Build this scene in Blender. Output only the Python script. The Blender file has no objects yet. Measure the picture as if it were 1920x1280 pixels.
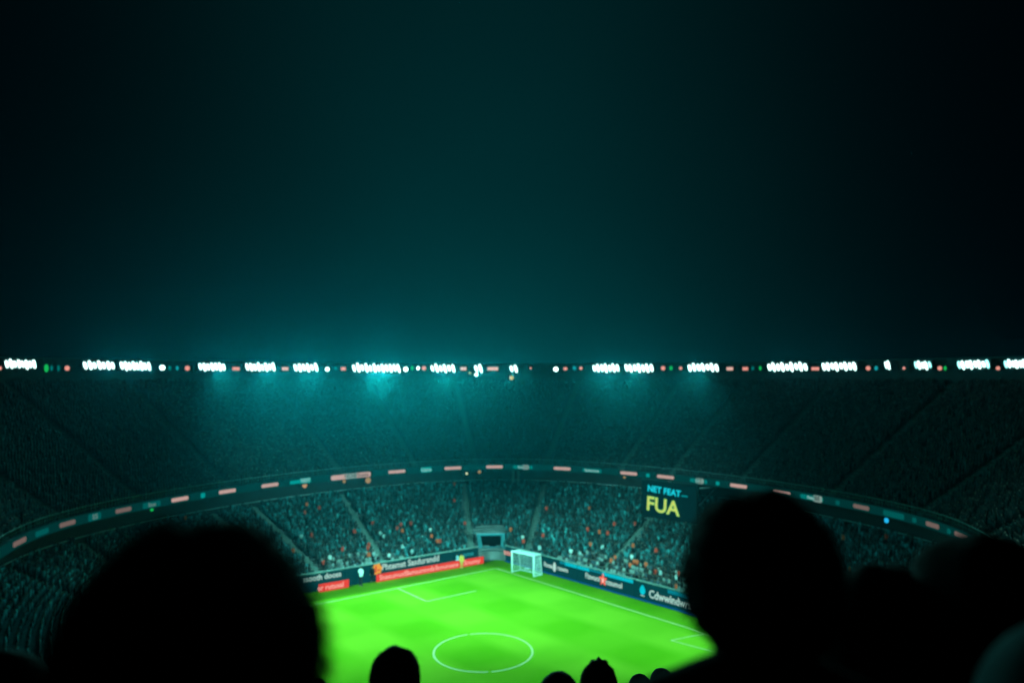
import bpy, bmesh, math, random
import numpy as np
from mathutils import Vector, Matrix, noise
from mathutils.bvhtree import BVHTree

R = math.radians
sc = bpy.context.scene
C = sc.collection

# ------------------------------------------------------------------ camera, world, exposure
CAM_H = 40.0            # metres above the pitch: high in the upper tier
FPX, HY = 1430.0, 705.0  # focal length and horizon of the photograph, in its own pixels
cam = bpy.data.cameras.new('camera')
cam.sensor_width = 36.0
cam.lens = 36.0 * FPX / 1920
cam.shift_y = (HY - 640) / 1920
cam.clip_start = 0.05
cam.clip_end = 3000
cam.dof.use_dof = True
cam.dof.focus_distance = 6.0
cam.dof.aperture_fstop = 1.4
co = bpy.data.objects.new('camera', cam)
C.objects.link(co)
co.location = (0, 0, CAM_H)
co.rotation_euler = (R(90), 0, 0)
sc.camera = co

sc.view_settings.view_transform = 'Standard'
sc.view_settings.look = 'None'
sc.view_settings.exposure = 0
sc.view_settings.gamma = 1
sc.render.engine = 'CYCLES'
sc.cycles.use_denoising = True
sc.cycles.max_bounces = 4
sc.cycles.diffuse_bounces = 2
sc.cycles.glossy_bounces = 2
sc.cycles.volume_bounces = 0
sc.cycles.transparent_max_bounces = 24
sc.cycles.sample_clamp_indirect = 3
sc.cycles.use_light_tree = True

w = bpy.data.worlds.new('World')
sc.world = w
w.use_nodes = True
nt = w.node_tree
nt.nodes.clear()
def N(t, **k):
    n = nt.nodes.new(t)
    for a, b in k.items():
        setattr(n, a, b)
    return n
def MATH(op, a, b=None):
    n = nt.nodes.new('ShaderNodeMath')
    n.operation = op
    for i, v in enumerate((a, b)):
        if v is None: continue
        if hasattr(v, 'links'): nt.links.new(v, n.inputs[i])
        else: n.inputs[i].default_value = v
    return n.outputs[0]
# night sky: a dome of light pollution over the far side of the ground, thinning upward and sideways
tc = N('ShaderNodeTexCoord')
sx = N('ShaderNodeSeparateXYZ'); nt.links.new(tc.outputs['Generated'], sx.inputs[0])
gx = MATH('ADD', sx.outputs[0], 0.035)
gx = MATH('MULTIPLY', MATH('MULTIPLY', gx, gx), -1 / 0.095)
gz = MATH('MULTIPLY', MATH('MAXIMUM', sx.outputs[2], 0.0), -2.3)
gl = MATH('EXPONENT', MATH('ADD', gx, gz))
front = MATH('GREATER_THAN', sx.outputs[1], -0.2)
gl = MATH('MULTIPLY', gl, front)
nz = N('ShaderNodeTexNoise'); nt.links.new(tc.outputs['Generated'], nz.inputs['Vector'])
nz.inputs['Scale'].default_value = 2.2; nz.inputs['Detail'].default_value = 2
gl = MATH('MULTIPLY', gl, MATH('ADD', MATH('MULTIPLY', nz.outputs[0], 0.5), 0.75))
SKY_GAIN = 0.043
gl = MATH('MULTIPLY', gl, SKY_GAIN)
cc = N('ShaderNodeCombineColor')
nt.links.new(MATH('MULTIPLY', gl, 0.012), cc.inputs[0])
nt.links.new(MATH('ADD', MATH('MULTIPLY', gl, 0.92), 0.0004), cc.inputs[1])
nt.links.new(MATH('ADD', gl, 0.0011), cc.inputs[2])
bg = N('ShaderNodeBackground'); nt.links.new(cc.outputs[0], bg.inputs[0])
bg.inputs[1].default_value = 1.0
wo = N('ShaderNodeOutputWorld'); nt.links.new(bg.outputs[0], wo.inputs[0])

# light levels
SPOT_W = 300000.0
SPILL_W = 17000.0
WING_FAR = 1.4
SPOT_COL = (0.24, 1.0, 0.86)
HAZE_DENSITY = 0.000085

# ------------------------------------------------------------------ helpers
def at(px, py, y):
    """world point seen at a photo pixel, y metres away"""
    return Vector(((px - 960) / FPX * y, y, CAM_H - (py - HY) / FPX * y))
def gp(px, py, z=0.0):
    y = (CAM_H - z) * FPX / (py - HY)
    return Vector(((px - 960) / FPX * y, y, z))

_m = {}
def mat(name, col, rough=0.7, metal=0.0, var=0.0, scale=3.0, spec=0.3):
    if name in _m: return _m[name]
    m = bpy.data.materials.new(name); m.use_nodes = True
    t = m.node_tree; b = t.nodes['Principled BSDF']
    b.inputs['Base Color'].default_value = (*col, 1)
    b.inputs['Roughness'].default_value = rough
    b.inputs['Metallic'].default_value = metal
    b.inputs['Specular IOR Level'].default_value = spec
    if var:
        tc = t.nodes.new('ShaderNodeTexCoord')
        n = t.nodes.new('ShaderNodeTexNoise'); n.inputs['Scale'].default_value = scale; n.inputs['Detail'].default_value = 4
        t.links.new(tc.outputs['Object'], n.inputs['Vector'])
        r = t.nodes.new('ShaderNodeValToRGB')
        r.color_ramp.elements[0].position = .3; r.color_ramp.elements[1].position = .7
        r.color_ramp.elements[0].color = (*[c * (1 - var) for c in col], 1)
        r.color_ramp.elements[1].color = (*[min(1, c * (1 + var)) for c in col], 1)
        t.links.new(n.outputs[0], r.inputs[0]); t.links.new(r.outputs[0], b.inputs['Base Color'])
    _m[name] = m
    return m
def glow(name, col, s, sample=False):
    if name in _m: return _m[name]
    m = bpy.data.materials.new(name); m.use_nodes = True
    t = m.node_tree; b = t.nodes['Principled BSDF']
    b.inputs['Base Color'].default_value = (0.006, 0.006, 0.006, 1)
    b.inputs['Specular IOR Level'].default_value = 0
    b.inputs['Roughness'].default_value = .9
    b.inputs['Emission Color'].default_value = (*col, 1)
    b.inputs['Emission Strength'].default_value = s
    if not sample: m.cycles.emission_sampling = 'NONE'
    _m[name] = m
    return m

class MB:
    def __init__(s): s.v = []; s.f = []
    def add(s, vs, fs):
        o = len(s.v); s.v.extend([tuple(v) for v in vs]); s.f.extend([tuple(i + o for i in f) for f in fs]); return s
    def frame_box(s, o, ax, ay, az):
        """box from corner o along three edge vectors"""
        o = Vector(o); ax, ay, az = Vector(ax), Vector(ay), Vector(az)
        vs = [o, o + ax, o + ax + ay, o + ay, o + az, o + ax + az, o + ax + ay + az, o + ay + az]
        return s.add(vs, [(0, 3, 2, 1), (4, 5, 6, 7), (0, 1, 5, 4), (1, 2, 6, 5), (2, 3, 7, 6), (3, 0, 4, 7)])
    def box(s, x0, y0, z0, x1, y1, z1):
        return s.frame_box((x0, y0, z0), (x1 - x0, 0, 0), (0, y1 - y0, 0), (0, 0, z1 - z0))
    def tube(s, p0, p1, r0, r1=None, n=8):
        p0, p1 = Vector(p0), Vector(p1); r1 = r0 if r1 is None else r1
        d = (p1 - p0)
        if d.length < 1e-6: return s
        d.normalize()
        a = d.orthogonal().normalized(); b = d.cross(a)
        vs = []
        for p, r in ((p0, r0), (p1, r1)):
            for i in range(n):
                t = 2 * math.pi * i / n
                vs.append(p + a * r * math.cos(t) + b * r * math.sin(t))
        fs = [(i, (i + 1) % n, n + (i + 1) % n, n + i) for i in range(n)]
        fs.append(tuple(range(n - 1, -1, -1))); fs.append(tuple(range(n, 2 * n)))
        return s.add(vs, fs)
    def disc_solid(s, c, ax, ay, az, n=20):
        """elliptical solid: axes ax, ay in its face, thickness az"""
        c, ax, ay, az = map(Vector, (c, ax, ay, az))
        vs = []
        for k in (0, 1):
            for i in range(n):
                t = 2 * math.pi * i / n
                vs.append(c + ax * math.cos(t) + ay * math.sin(t) + az * k)
        fs = [(i, (i + 1) % n, n + (i + 1) % n, n + i) for i in range(n)]
        fs.append(tuple(range(n - 1, -1, -1))); fs.append(tuple(range(n, 2 * n)))
        return s.add(vs, fs)
    def ball(s, c, r, nu=14, nv=9):
        c = Vector(c); rx, ry, rz = (r, r, r) if isinstance(r, (int, float)) else r
        vs = [c + Vector((0, 0, rz))]
        for j in range(1, nv):
            p = math.pi * j / nv
            for i in range(nu):
                t = 2 * math.pi * i / nu
                vs.append(c + Vector((rx * math.sin(p) * math.cos(t), ry * math.sin(p) * math.sin(t), rz * math.cos(p))))
        vs.append(c - Vector((0, 0, rz)))
        fs = [(0, 1 + i, 1 + (i + 1) % nu) for i in range(nu)]
        for j in range(nv - 2):
            a = 1 + j * nu; b = a + nu
            fs += [(a + i, b + i, b + (i + 1) % nu, a + (i + 1) % nu) for i in range(nu)]
        a = 1 + (nv - 2) * nu; L = len(vs) - 1
        fs += [(a + (i + 1) % nu, a + i, L) for i in range(nu)]
        return s.add(vs, fs)
    def caps(s, p0, p1, r0, r1=None, n=12):
        r1 = r0 if r1 is None else r1
        s.tube(p0, p1, r0, r1, n); s.ball(p0, r0, n, 8); s.ball(p1, r1, n, 8); return s
    def mesh(s, name, m, smooth=False):
        me = bpy.data.meshes.new(name)
        me.from_pydata(s.v, [], s.f); me.update()
        if m: me.materials.append(m)
        if smooth: me.shade_smooth()
        return me
    def build(s, name, m, parent=None, smooth=False, origin=None):
        if parent is not None and origin is None:
            p = parent.matrix_world if parent.parent is None else parent.matrix_world
        if origin is not None:
            s.v = [tuple(Vector(v) - Vector(origin)) for v in s.v]
        o = bpy.data.objects.new(name, s.mesh(name, m, smooth))
        C.objects.link(o)
        if origin is not None: o.location = origin
        if parent is not None: o.parent = parent
        return o

def tag(o, label=None, cat=None, group=None, kind=None):
    if label: o['label'] = label
    if cat: o['category'] = cat
    if group: o['group'] = group
    if kind: o['kind'] = kind
    return o
def thing(name, loc, label, cat, group=None, rz=0):
    o = bpy.data.objects.new(name, None); C.objects.link(o)
    o.location = loc; o.rotation_euler = (0, 0, rz); o.empty_display_size = .2
    return tag(o, label, cat, group)
def frame_thing(name, o, xd, label, cat, group=None):
    """an Empty whose local x runs along xd on the ground plane"""
    return thing(name, o, label, cat, group, math.atan2(xd[1], xd[0]))
def text(name, s, size, m, parent, loc, rot=(R(90), 0, 0), squeeze=1.0, bold=0.0, extrude=0.01, align='CENTER', shear=0.0):
    cu = bpy.data.curves.new(name, 'FONT'); cu.body = s; cu.size = size
    cu.extrude = extrude; cu.align_x = align; cu.align_y = 'CENTER'; cu.offset = bold; cu.shear = shear
    cu.resolution_u = 3
    t = bpy.data.objects.new('tmp', cu); C.objects.link(t)
    bpy.context.view_layer.update()
    me = bpy.data.meshes.new_from_object(t.evaluated_get(bpy.context.evaluated_depsgraph_get()))
    bpy.data.objects.remove(t)
    me.materials.clear(); me.materials.append(m)
    o = bpy.data.objects.new(name, me); C.objects.link(o)
    o.parent = parent; o.location = loc; o.rotation_euler = rot; o.scale = (squeeze, 1, 1)
    return o
def remesh(o_mb, name, m, voxel, smooth_it=2, parent=None, strength=.5):
    me = o_mb.mesh(name, m)
    o = bpy.data.objects.new(name, me); C.objects.link(o)
    md = o.modifiers.new('r', 'REMESH'); md.mode = 'VOXEL'; md.voxel_size = voxel; md.use_smooth_shade = True
    sm = o.modifiers.new('s', 'SMOOTH'); sm.factor = strength; sm.iterations = smooth_it
    bpy.context.view_layer.update()
    new = bpy.data.meshes.new_from_object(o.evaluated_get(bpy.context.evaluated_depsgraph_get()))
    new.name = name
    bpy.data.objects.remove(o)
    new.materials.clear(); new.materials.append(m); new.shade_smooth()
    return new

# ------------------------------------------------------------------ bowl geometry
BC = Vector((-2.3, 118.0))       # centre of the bowl
BA, BB, BN = 68.7, 80.0, 1.62
_phi = np.linspace(-math.pi, math.pi, 721)[:-1]
_c, _s = np.abs(np.cos(_phi)), np.abs(np.sin(_phi))
_rad = ((_s / BA) ** BN + (_c / BB) ** BN) ** (-1 / BN)      # phi = 0 looks away from the camera (+y)
_k = np.exp(-0.5 * (np.arange(-24, 25) / 9.0) ** 2); _k /= _k.sum()
_rad = sum(_k[i + 24] * np.roll(_rad, i) for i in range(-24, 25))
_rad *= 1.004
def rr(phi):
    return float(np.interp((phi + math.pi) % (2 * math.pi) - math.pi, _phi, _rad, period=2 * math.pi))
def ring(phi, off=0.0):
    r = rr(phi); d = Vector((math.sin(phi), math.cos(phi)))
    p = BC + d * r
    if off:
        e = 0.03
        a = BC + Vector((math.sin(phi - e), math.cos(phi - e))) * rr(phi - e)
        b = BC + Vector((math.sin(phi + e), math.cos(phi + e))) * rr(phi + e)
        t = (b - a).normalized(); n = Vector((-t.y, t.x))
        if n.dot(d) < 0: n = -n
        p = p + n * off
    return p
def ring_frame(phi, off=0.0):
    a, b = ring(phi - .01, off), ring(phi + .01, off)
    t = (b - a).normalized()
    return ring(phi, off), t            # point, tangent (running to the right as seen from inside the bowl)
def phi_at_px(px, off=0.0):
    """bowl angle of the far ring point seen in a picture column"""
    tgt = (px - 960) / FPX
    lo, hi = -1.75, 1.75
    f = lambda q: (lambda p: p.x / p.y - tgt)(ring(q, off))
    for _ in range(50):
        mid = (lo + hi) / 2
        if f(mid) < 0: lo = mid
        else: hi = mid
    return (lo + hi) / 2

# pitch-side boards: the corner of the ground and its two straight sides
FC = Vector((-3.0, 166.6))
E1 = Vector((-0.80, -0.595)).normalized()    # along the left boards
E2 = Vector((0.651, -0.759)).normalized()    # along the right boards
LL, LR = 71.0, 85.0
POLY = [FC, FC + E1 * LL, FC + E1 * LL + E2 * LR, FC + E2 * LR]
def round_poly(P, r, n=8):
    out = []
    for i in range(len(P)):
        p, a, b = P[i], P[i - 1], P[(i + 1) % len(P)]
        da, db = (a - p).normalized(), (b - p).normalized()
        rr_ = r[i]
        s_, e_ = p + da * rr_, p + db * rr_
        for k in range(n + 1):
            t = k / n
            out.append(s_.lerp(p, t).lerp(p.lerp(e_, t), t))
    return out
INNER = round_poly([p + (p - (POLY[0] + POLY[2]) / 2).normalized() * 2.0 for p in POLY], [7, 14, 14, 14])
LC = (POLY[0] + POLY[2]) / 2
def inner(phi):
    d = Vector((math.sin(phi), math.cos(phi))); best = None
    for i in range(len(INNER)):
        a, b = INNER[i] - LC, INNER[(i + 1) % len(INNER)] - LC
        e = b - a; den = d.x * e.y - d.y * e.x
        if abs(den) < 1e-9: continue
        t = (a.x * e.y - a.y * e.x) / den
        u = (a.x * d.y - a.y * d.x) / den
        if t > 0 and -1e-6 <= u <= 1 + 1e-6: best = max(best or 0, t)
    return best
OUT3 = [ring(-math.pi + 2 * math.pi * i / 720, 3.2) - LC for i in range(720)]
_oa = np.array([math.atan2(p.x, p.y) for p in OUT3]); _orr = np.array([p.length for p in OUT3])
_o = np.argsort(_oa); _oa = _oa[_o]; _orr = _orr[_o]
def outer(phi): return float(np.interp((phi + math.pi) % (2 * math.pi) - math.pi, _oa, _orr, period=2 * math.pi))
LZ0, LZ1, LROWS = 1.9, 12.0, 27
def low_pt(phi, t, z=None):
    a, b = inner(phi), outer(phi)
    r = a + (b - a) * t
    return Vector((LC.x + math.sin(phi) * r, LC.y + math.cos(phi) * r, (LZ0 + (LZ1 - LZ0) * t) if z is None else z))
UZ0, UZ1, UROWS, UDEP = 17.3, 38.6, 38, 35.0

# ------------------------------------------------------------------ ground
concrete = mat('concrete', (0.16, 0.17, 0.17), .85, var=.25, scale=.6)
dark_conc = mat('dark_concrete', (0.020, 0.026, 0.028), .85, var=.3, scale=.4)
stair_m = mat('stair_concrete', (0.12, 0.17, 0.15), .8, var=.2, scale=2)
steel = mat('painted_steel', (0.25, 0.28, 0.28), .4, .6)
black_m = mat('black_board', (0.012, 0.05, 0.055), .45)
white_m = mat('white_paint', (0.75, 0.78, 0.75), .5)

MB().add([(-1500, -1500, -.03), (1500, -1500, -.03), (1500, 1500, -.03), (-1500, 1500, -.03)], [(0, 1, 2, 3)]).build('ground', dark_conc)
tag(bpy.data.objects['ground'], kind='structure')

g = bpy.data.materials.new('grass'); g.use_nodes = True
t = g.node_tree; b = t.nodes['Principled BSDF']; b.inputs['Roughness'].default_value = .9; b.inputs['Specular IOR Level'].default_value = 0
tcn = t.nodes.new('ShaderNodeTexCoord')
mp = t.nodes.new('ShaderNodeMapping'); mp.inputs['Rotation'].default_value[2] = -math.atan2(E2.y, E2.x)
t.links.new(tcn.outputs['Object'], mp.inputs[0])
sep = t.nodes.new('ShaderNodeSeparateXYZ'); t.links.new(mp.outputs[0], sep.inputs[0])
def gm(op, a, b_=None):
    n = t.nodes.new('ShaderNodeMath'); n.operation = op
    for i, v in enumerate((a, b_)):
        if v is None: continue
        if hasattr(v, 'links'): t.links.new(v, n.inputs[i])
        else: n.inputs[i].default_value = v
    return n.outputs[0]
s1 = gm('SINE', gm('MULTIPLY', sep.outputs[0], math.pi / 7.5))
s2 = gm('SINE', gm('MULTIPLY', sep.outputs[1], math.pi / 9.0))
stripe = gm('MULTIPLY', s1, s2)
stripe = gm('MULTIPLY', stripe, 2.2)
cl = t.nodes.new('ShaderNodeClamp'); t.links.new(stripe, cl.inputs[0]); cl.inputs[1].default_value = -1; cl.inputs[2].default_value = 1
n1 = t.nodes.new('ShaderNodeTexNoise'); n1.inputs['Scale'].default_value = .12; n1.inputs['Detail'].default_value = 5
t.links.new(tcn.outputs['Object'], n1.inputs['Vector'])
n2 = t.nodes.new('ShaderNodeTexNoise'); n2.inputs['Scale'].default_value = 9; n2.inputs['Detail'].default_value = 3
t.links.new(tcn.outputs['Object'], n2.inputs['Vector'])
cl2 = t.nodes.new('ShaderNodeClamp'); t.links.new(gm('MULTIPLY', s2, 2.5), cl2.inputs[0]); cl2.inputs[1].default_value = -1; cl2.inputs[2].default_value = 1
fac = gm('ADD', gm('ADD', gm('MULTIPLY', cl.outputs[0], .12), gm('MULTIPLY', cl2.outputs[0], .18)), .5)
fac = gm('ADD', fac, gm('MULTIPLY', gm('SUBTRACT', n1.outputs[0], .5), .25))
fac = gm('ADD', fac, gm('MULTIPLY', gm('SUBTRACT', n2.outputs[0], .5), .25))
rp = t.nodes.new('ShaderNodeValToRGB')
rp.color_ramp.elements[0].color = (0.084, 0.245, 0.003, 1)
rp.color_ramp.elements[1].color = (0.215, 0.360, 0.018, 1)
t.links.new(fac, rp.inputs[0]); t.links.new(rp.outputs[0], b.inputs['Base Color'])
pm = MB()
pts = [p for p in POLY]
pm.add([(p.x, p.y, 0) for p in pts], [tuple(range(4))[::-1]])
o = pm.build('pitch', g); tag(o, kind='structure')
# pavement between the pitch and the stand
apron = mat('apron', (0.10, 0.115, 0.10), .8, var=.2, scale=1)
ap = MB()
for i in range(4):
    p, q = POLY[i], POLY[(i + 1) % 4]
    c_ = LC
    po, qo = p + (p - c_).normalized() * 4, q + (q - c_).normalized() * 4
    ap.add([(p.x, p.y, .012), (q.x, q.y, .012), (qo.x, qo.y, .012), (po.x, po.y, .012)], [(0, 1, 2, 3)])
tag(ap.build('path', apron), kind='structure')

# pitch markings
ml = mat('line_paint', (0.46, 0.42, 0.12), .8)
mk = MB()
def line(a, b, wd=.28, z=.02):
    a, b = Vector(a[:2]), Vector(b[:2]); d = (b - a).normalized(); n = Vector((-d.y, d.x)) * wd / 2
    mk.add([(*(a - n), z), (*(b - n), z), (*(b + n), z), (*(a + n), z)], [(0, 1, 2, 3)])
pc = gp(930, 1065)
lend = pc + Vector((-0.775, -0.632, 0)) * 66
rend = pc + Vector((0.640, -0.768, 0)) * 62
line(pc, lend, .26); line(pc, rend, .42, .024)
A_, B_, C_ = gp(745, 1102), gp(800, 1127), gp(893, 1107)
line(A_, B_, .26, .024); line(B_, C_, .26, .028)
A_, B_ = gp(1322, 1187), gp(1258, 1200)
C_ = gp(1370, 1230)
line(A_, B_, .26, .028); line(B_, C_, .26, .032)
# centre circle, worn away at two places
cc0 = gp(906, 1220.5)
cc0 = Vector((cc0.x, cc0.y)); cr = 7.55
n = 96
for i in range(n):
    a0, a1 = 2 * math.pi * i / n, 2 * math.pi * (i + 1.02) / n
    if i in (29, 74): continue
    wd = .30
    vs = []
    for a in (a0, a1):
        for r_ in (cr - wd / 2, cr + wd / 2):
            vs.append((cc0.x + r_ * math.cos(a) * 0.95, cc0.y + r_ * math.sin(a) * 1.03, .02 + .002 * (i % 2)))
    mk.add(vs, [(0, 1, 3, 2)])
tag(mk.build('pitch_markings', ml), kind='structure')

# ------------------------------------------------------------------ lower stand
LOW_AISLES_PX = [(520, 1075), (628, 1078), (738, 1060), (884, 1030), (985, 1035), (1118, 1070), (1285, 1095), (1620, 1150), (1760, 1190), (330, 1130), (170, 1180)]
def phi_of(px, py, z=3.0):
    p = gp(px, py, z); return math.atan2(p.x - LC.x, p.y - LC.y)
LOW_A = sorted(phi_of(*q) for q in LOW_AISLES_PX)
TUN = math.atan2(-5.0 - LC.x, 168.0 - LC.y)
ls = thing('lower_stand', (LC.x, LC.y, 0), 'curved lower seating tier behind the advertising boards, below the lit ribbon', 'grandstand')
NPH = 300
phis = [-math.pi + 2 * math.pi * i / NPH for i in range(NPH)]
mb = MB()
prof = []
for k in range(LROWS):
    z = LZ0 + (LZ1 - LZ0) * k / LROWS
    prof += [(k / LROWS, z), ((k + 1) / LROWS, z)]
prof = [(0.0, -0.02)] + prof
vs = []
for ph in phis:
    for (tt, z) in prof:
        p = low_pt(ph, tt, z); vs.append((p.x - LC.x, p.y - LC.y, z))
n = len(prof)
fs = [(i * n + j, ((i + 1) % NPH) * n + j, ((i + 1) % NPH) * n + j + 1, i * n + j + 1) for i in range(NPH) for j in range(n - 1)]
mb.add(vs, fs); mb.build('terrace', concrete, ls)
for ph in LOW_A:
    a = MB()
    for k in range(LROWS):
        for h in (0, 1):
            z = LZ0 + (LZ1 - LZ0) * (k + .5 * h) / LROWS + .02
            p0, p1 = low_pt(ph, (k + .5 * h) / LROWS), low_pt(ph, (k + .5 * h + .5) / LROWS)
            d = Vector((p1.x - p0.x, p1.y - p0.y, 0)); nn = Vector((-d.y, d.x, 0)).normalized() * 1.3
            a.frame_box(Vector((p0.x - LC.x, p0.y - LC.y, z - .25)) - nn / 2, d, nn, (0, 0, .26))
    a.build('aisle', stair_m, ls)
mb = MB()   # wall behind the last row, under the soffit
vs = []
for ph in phis:
    for tt, z in ((1.0, LZ1 - .4), (1.0, 15.6)):
        p = low_pt(ph, tt, z); vs.append((p.x - LC.x, p.y - LC.y, z))
mb.add(vs, [(2 * i, 2 * ((i + 1) % NPH), 2 * ((i + 1) % NPH) + 1, 2 * i + 1) for i in range(NPH)])
mb.build('back_wall', mat('back_wall', (.02, .022, .024), .9), ls)
rail = MB()
for i in range(NPH):
    a, b_ = phis[i], phis[(i + 1) % NPH]
    p, q = low_pt(a, .985, LZ1 + .9), low_pt(b_, .985, LZ1 + .9)
    off = Vector((LC.x, LC.y, 0))
    rail.tube(p - off, q - off, .09, n=4)
rail.build('back_rail', mat('rail_paint', (.3, .34, .34), .5), ls)
col = MB()      # column at the middle of the far lower tier
for px in (962, 972):
    ph = phi_at_px(px, 1.5); p = ring(ph, 1.5)
    col.box(p.x - .35 - LC.x, p.y - .35 - LC.y, 10.5, p.x + .35 - LC.x, p.y + .35 - LC.y, 15.6)
col.build('support_column', concrete, ls)

# ------------------------------------------------------------------ upper stand
us = thing('upper_stand', (BC.x, BC.y, 16), 'steep dark upper tier full of spectators, above the lit ribbon', 'grandstand')
PHR = 2.30
NU = 260
uph = [-PHR + 2 * PHR * i / (NU - 1) for i in range(NU)]
URING = {}
def up_pt(ph, t, z):
    p = ring(ph, .35 + UDEP * t); return Vector((p.x - BC.x, p.y - BC.y, z - 16))
prof = []
for k in range(UROWS):
    z = UZ0 + (UZ1 - UZ0) * k / UROWS
    prof += [(k / UROWS, z), ((k + 1) / UROWS, z)]
vs = []
for ph in uph:
    a, b_ = up_pt(ph, 0, 0), up_pt(ph, 1, 0)
    for tt, z in prof:
        q = a.lerp(b_, tt); vs.append((q.x, q.y, z - 16))
n = len(prof)
MB().add(vs, [(i * n + j, (i + 1) * n + j, (i + 1) * n + j + 1, i * n + j + 1) for i in range(NU - 1) for j in range(n - 1)]).build('terrace', dark_conc, us)  # near-black concrete: the tier's dimness is put into its colour
UP_A = sorted(phi_at_px(px, .35) for px in (-40, 120, 265, 428, 640, 780, 893, 1022, 1163, 1258, 1386, 1555, 1720, 1890))
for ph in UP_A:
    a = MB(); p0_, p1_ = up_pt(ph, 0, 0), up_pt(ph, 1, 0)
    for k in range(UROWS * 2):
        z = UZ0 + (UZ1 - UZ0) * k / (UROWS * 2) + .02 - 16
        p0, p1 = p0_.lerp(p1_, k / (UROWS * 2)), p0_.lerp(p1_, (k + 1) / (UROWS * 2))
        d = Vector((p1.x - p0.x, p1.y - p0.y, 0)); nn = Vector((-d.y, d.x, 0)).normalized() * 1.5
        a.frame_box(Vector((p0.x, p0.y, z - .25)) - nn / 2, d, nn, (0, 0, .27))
    a.build('aisle', mat('stair_concrete_shaded', (.06, .085, .08), .9, spec=0), us)  # darkened copy of the stair concrete, carrying the upper tier's shade
def band(offs, zs, name, m, parent, org, close=True, phs=uph):
    """extrude a closed cross-section (offset, z) along the ring"""
    n = len(offs); vs = []
    for ph in phs:
        for o_, z in zip(offs, zs):
            p = ring(ph, o_); vs.append((p.x - org[0], p.y - org[1], z - org[2]))
    fs = [(i * n + j, (i + 1) * n + j, (i + 1) * n + (j + 1) % n, i * n + (j + 1) % n) for i in range(len(phs) - 1) for j in range(n)]
    fs += [tuple(range(n)), tuple((len(phs) - 1) * n + j for j in range(n - 1, -1, -1))]
    return MB().add(vs, fs).build(name, m, parent)
UO = (BC.x, BC.y, 16)
fasc_m = glow('ribbon_screen', (0.0, 0.20, 0.19), .14)
band([0, .34, .34, 0], [15.78, 15.78, 17.3, 17.3], 'fascia', fasc_m, us, UO)
band([.36, 5.5, 5.5, .36], [15.68, 15.68, 16.1, 16.1], 'soffit', mat('soffit', (.025, .027, .03), .9), us, UO)
band([-.03, .5, .5, -.03], [17.31, 17.31, 17.4, 17.4], 'fascia_cap', dark_conc, us, UO)
fr_o = band([.1, .2, .2, .1], [18.5, 18.5, 18.62, 18.62], 'front_rail', mat('rail_paint2', (.14, .18, .18), .9, spec=0), us, UO)
pm_ = MB()      # glass-less railing: posts and two wires, one welded grille
P_ = []
for i in range(421):
    ph = -PHR + 2 * PHR * i / 420; p = ring(ph, .15); P_.append((p.x - BC.x, p.y - BC.y))
idx = []
for i, (x, y) in enumerate(P_):
    b0 = len(pm_.v)
    pm_.v += [(x, y, 1.5), (x, y, 1.95), (x, y, 1.99), (x, y, 2.5)]
    idx.append(b0)
for i in range(420):
    a, b_ = idx[i], idx[i + 1]
    pm_.f.append((a + 1, b_ + 1, b_ + 2, a + 2))
for i in range(421):
    x, y = P_[i]; x2, y2 = P_[min(i + 1, 420)] if i < 420 else P_[419]
    fx, fy = x + (x2 - x) * .05, y + (y2 - y) * .05
    a = idx[i]; b0 = len(pm_.v)
    pm_.v += [(fx, fy, 1.5), (fx, fy, 2.5)]
    pm_.f.append((a, b0, b0 + 1, a + 3, a + 2, a + 1))
pm_.build('rail_grille', _m['rail_paint2'], us)
pst = MB()
for i in range(0):
    ph = -PHR + 2 * PHR * i / 419; p = ring(ph, .15)
    pst.box(p.x - .04 - BC.x, p.y - .04 - BC.y, 1.5, p.x + .04 - BC.x, p.y + .04 - BC.y, 2.5)
band([35.4, 35.9, 35.9, 35.4], [38.3, 38.3, 41.2, 41.2], 'back_wall', mat('back_wall_up', (.03, .035, .04), .9), us, UO)

# ribbon screens on the fascia
pink = glow('pink_screen', (1.0, 0.62, 0.54), .52)
pale = glow('pale_screen', (0.42, 0.62, 0.55), .55)
teal = glow('teal_screen', (0.0, 0.55, 0.50), .50)
dark_tx = mat('screen_black', (.005, .03, .03), .5)
def ribbon(px, w_, h, m, z=16.5, txt=None, tm=None, dx=0, label=None):
    ph = phi_at_px(px); p, tg = ring_frame(ph)
    nrm = Vector((tg.y, -tg.x, 0))
    if nrm.dot(Vector((BC.x - p.x, BC.y - p.y, 0))) < 0: nrm = -nrm
    base = Vector((p.x - BC.x, p.y - BC.y, z - 16)) + nrm * .03
    T3 = Vector((tg.x, tg.y, 0))
    # rounded bar
    mb = MB(); n = 6; r_ = h * .3; out = []
    for sx_, sz_, a0 in ((1, 1, 0), (-1, 1, 90), (-1, -1, 180), (1, -1, 270)):
        for k in range(n):
            a = R(a0 + 90 * k / (n - 1))
            out.append((sx_ * (w_ / 2 - r_) + r_ * math.cos(a), sz_ * (h / 2 - r_) + r_ * math.sin(a)))
    vs = [base + T3 * x + Vector((0, 0, z_)) for x, z_ in out] + [base + nrm * .08 + T3 * x + Vector((0, 0, z_)) for x, z_ in out]
    L = len(out)
    mb.add(vs, [tuple(range(L)), tuple(range(2 * L - 1, L - 1, -1))] + [(i, (i + 1) % L, L + (i + 1) % L, L + i) for i in range(L)])
    o = mb.build('screen_segment', m, us)
    if label: o['label'] = label
    if txt:
        pp = base + nrm * .12 + T3 * dx
        text('lettering', txt, h * .95, tm or dark_tx, o, pp, (R(90), 0, math.atan2(tg.y, tg.x)), 1.15, .02)
    return o
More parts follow.
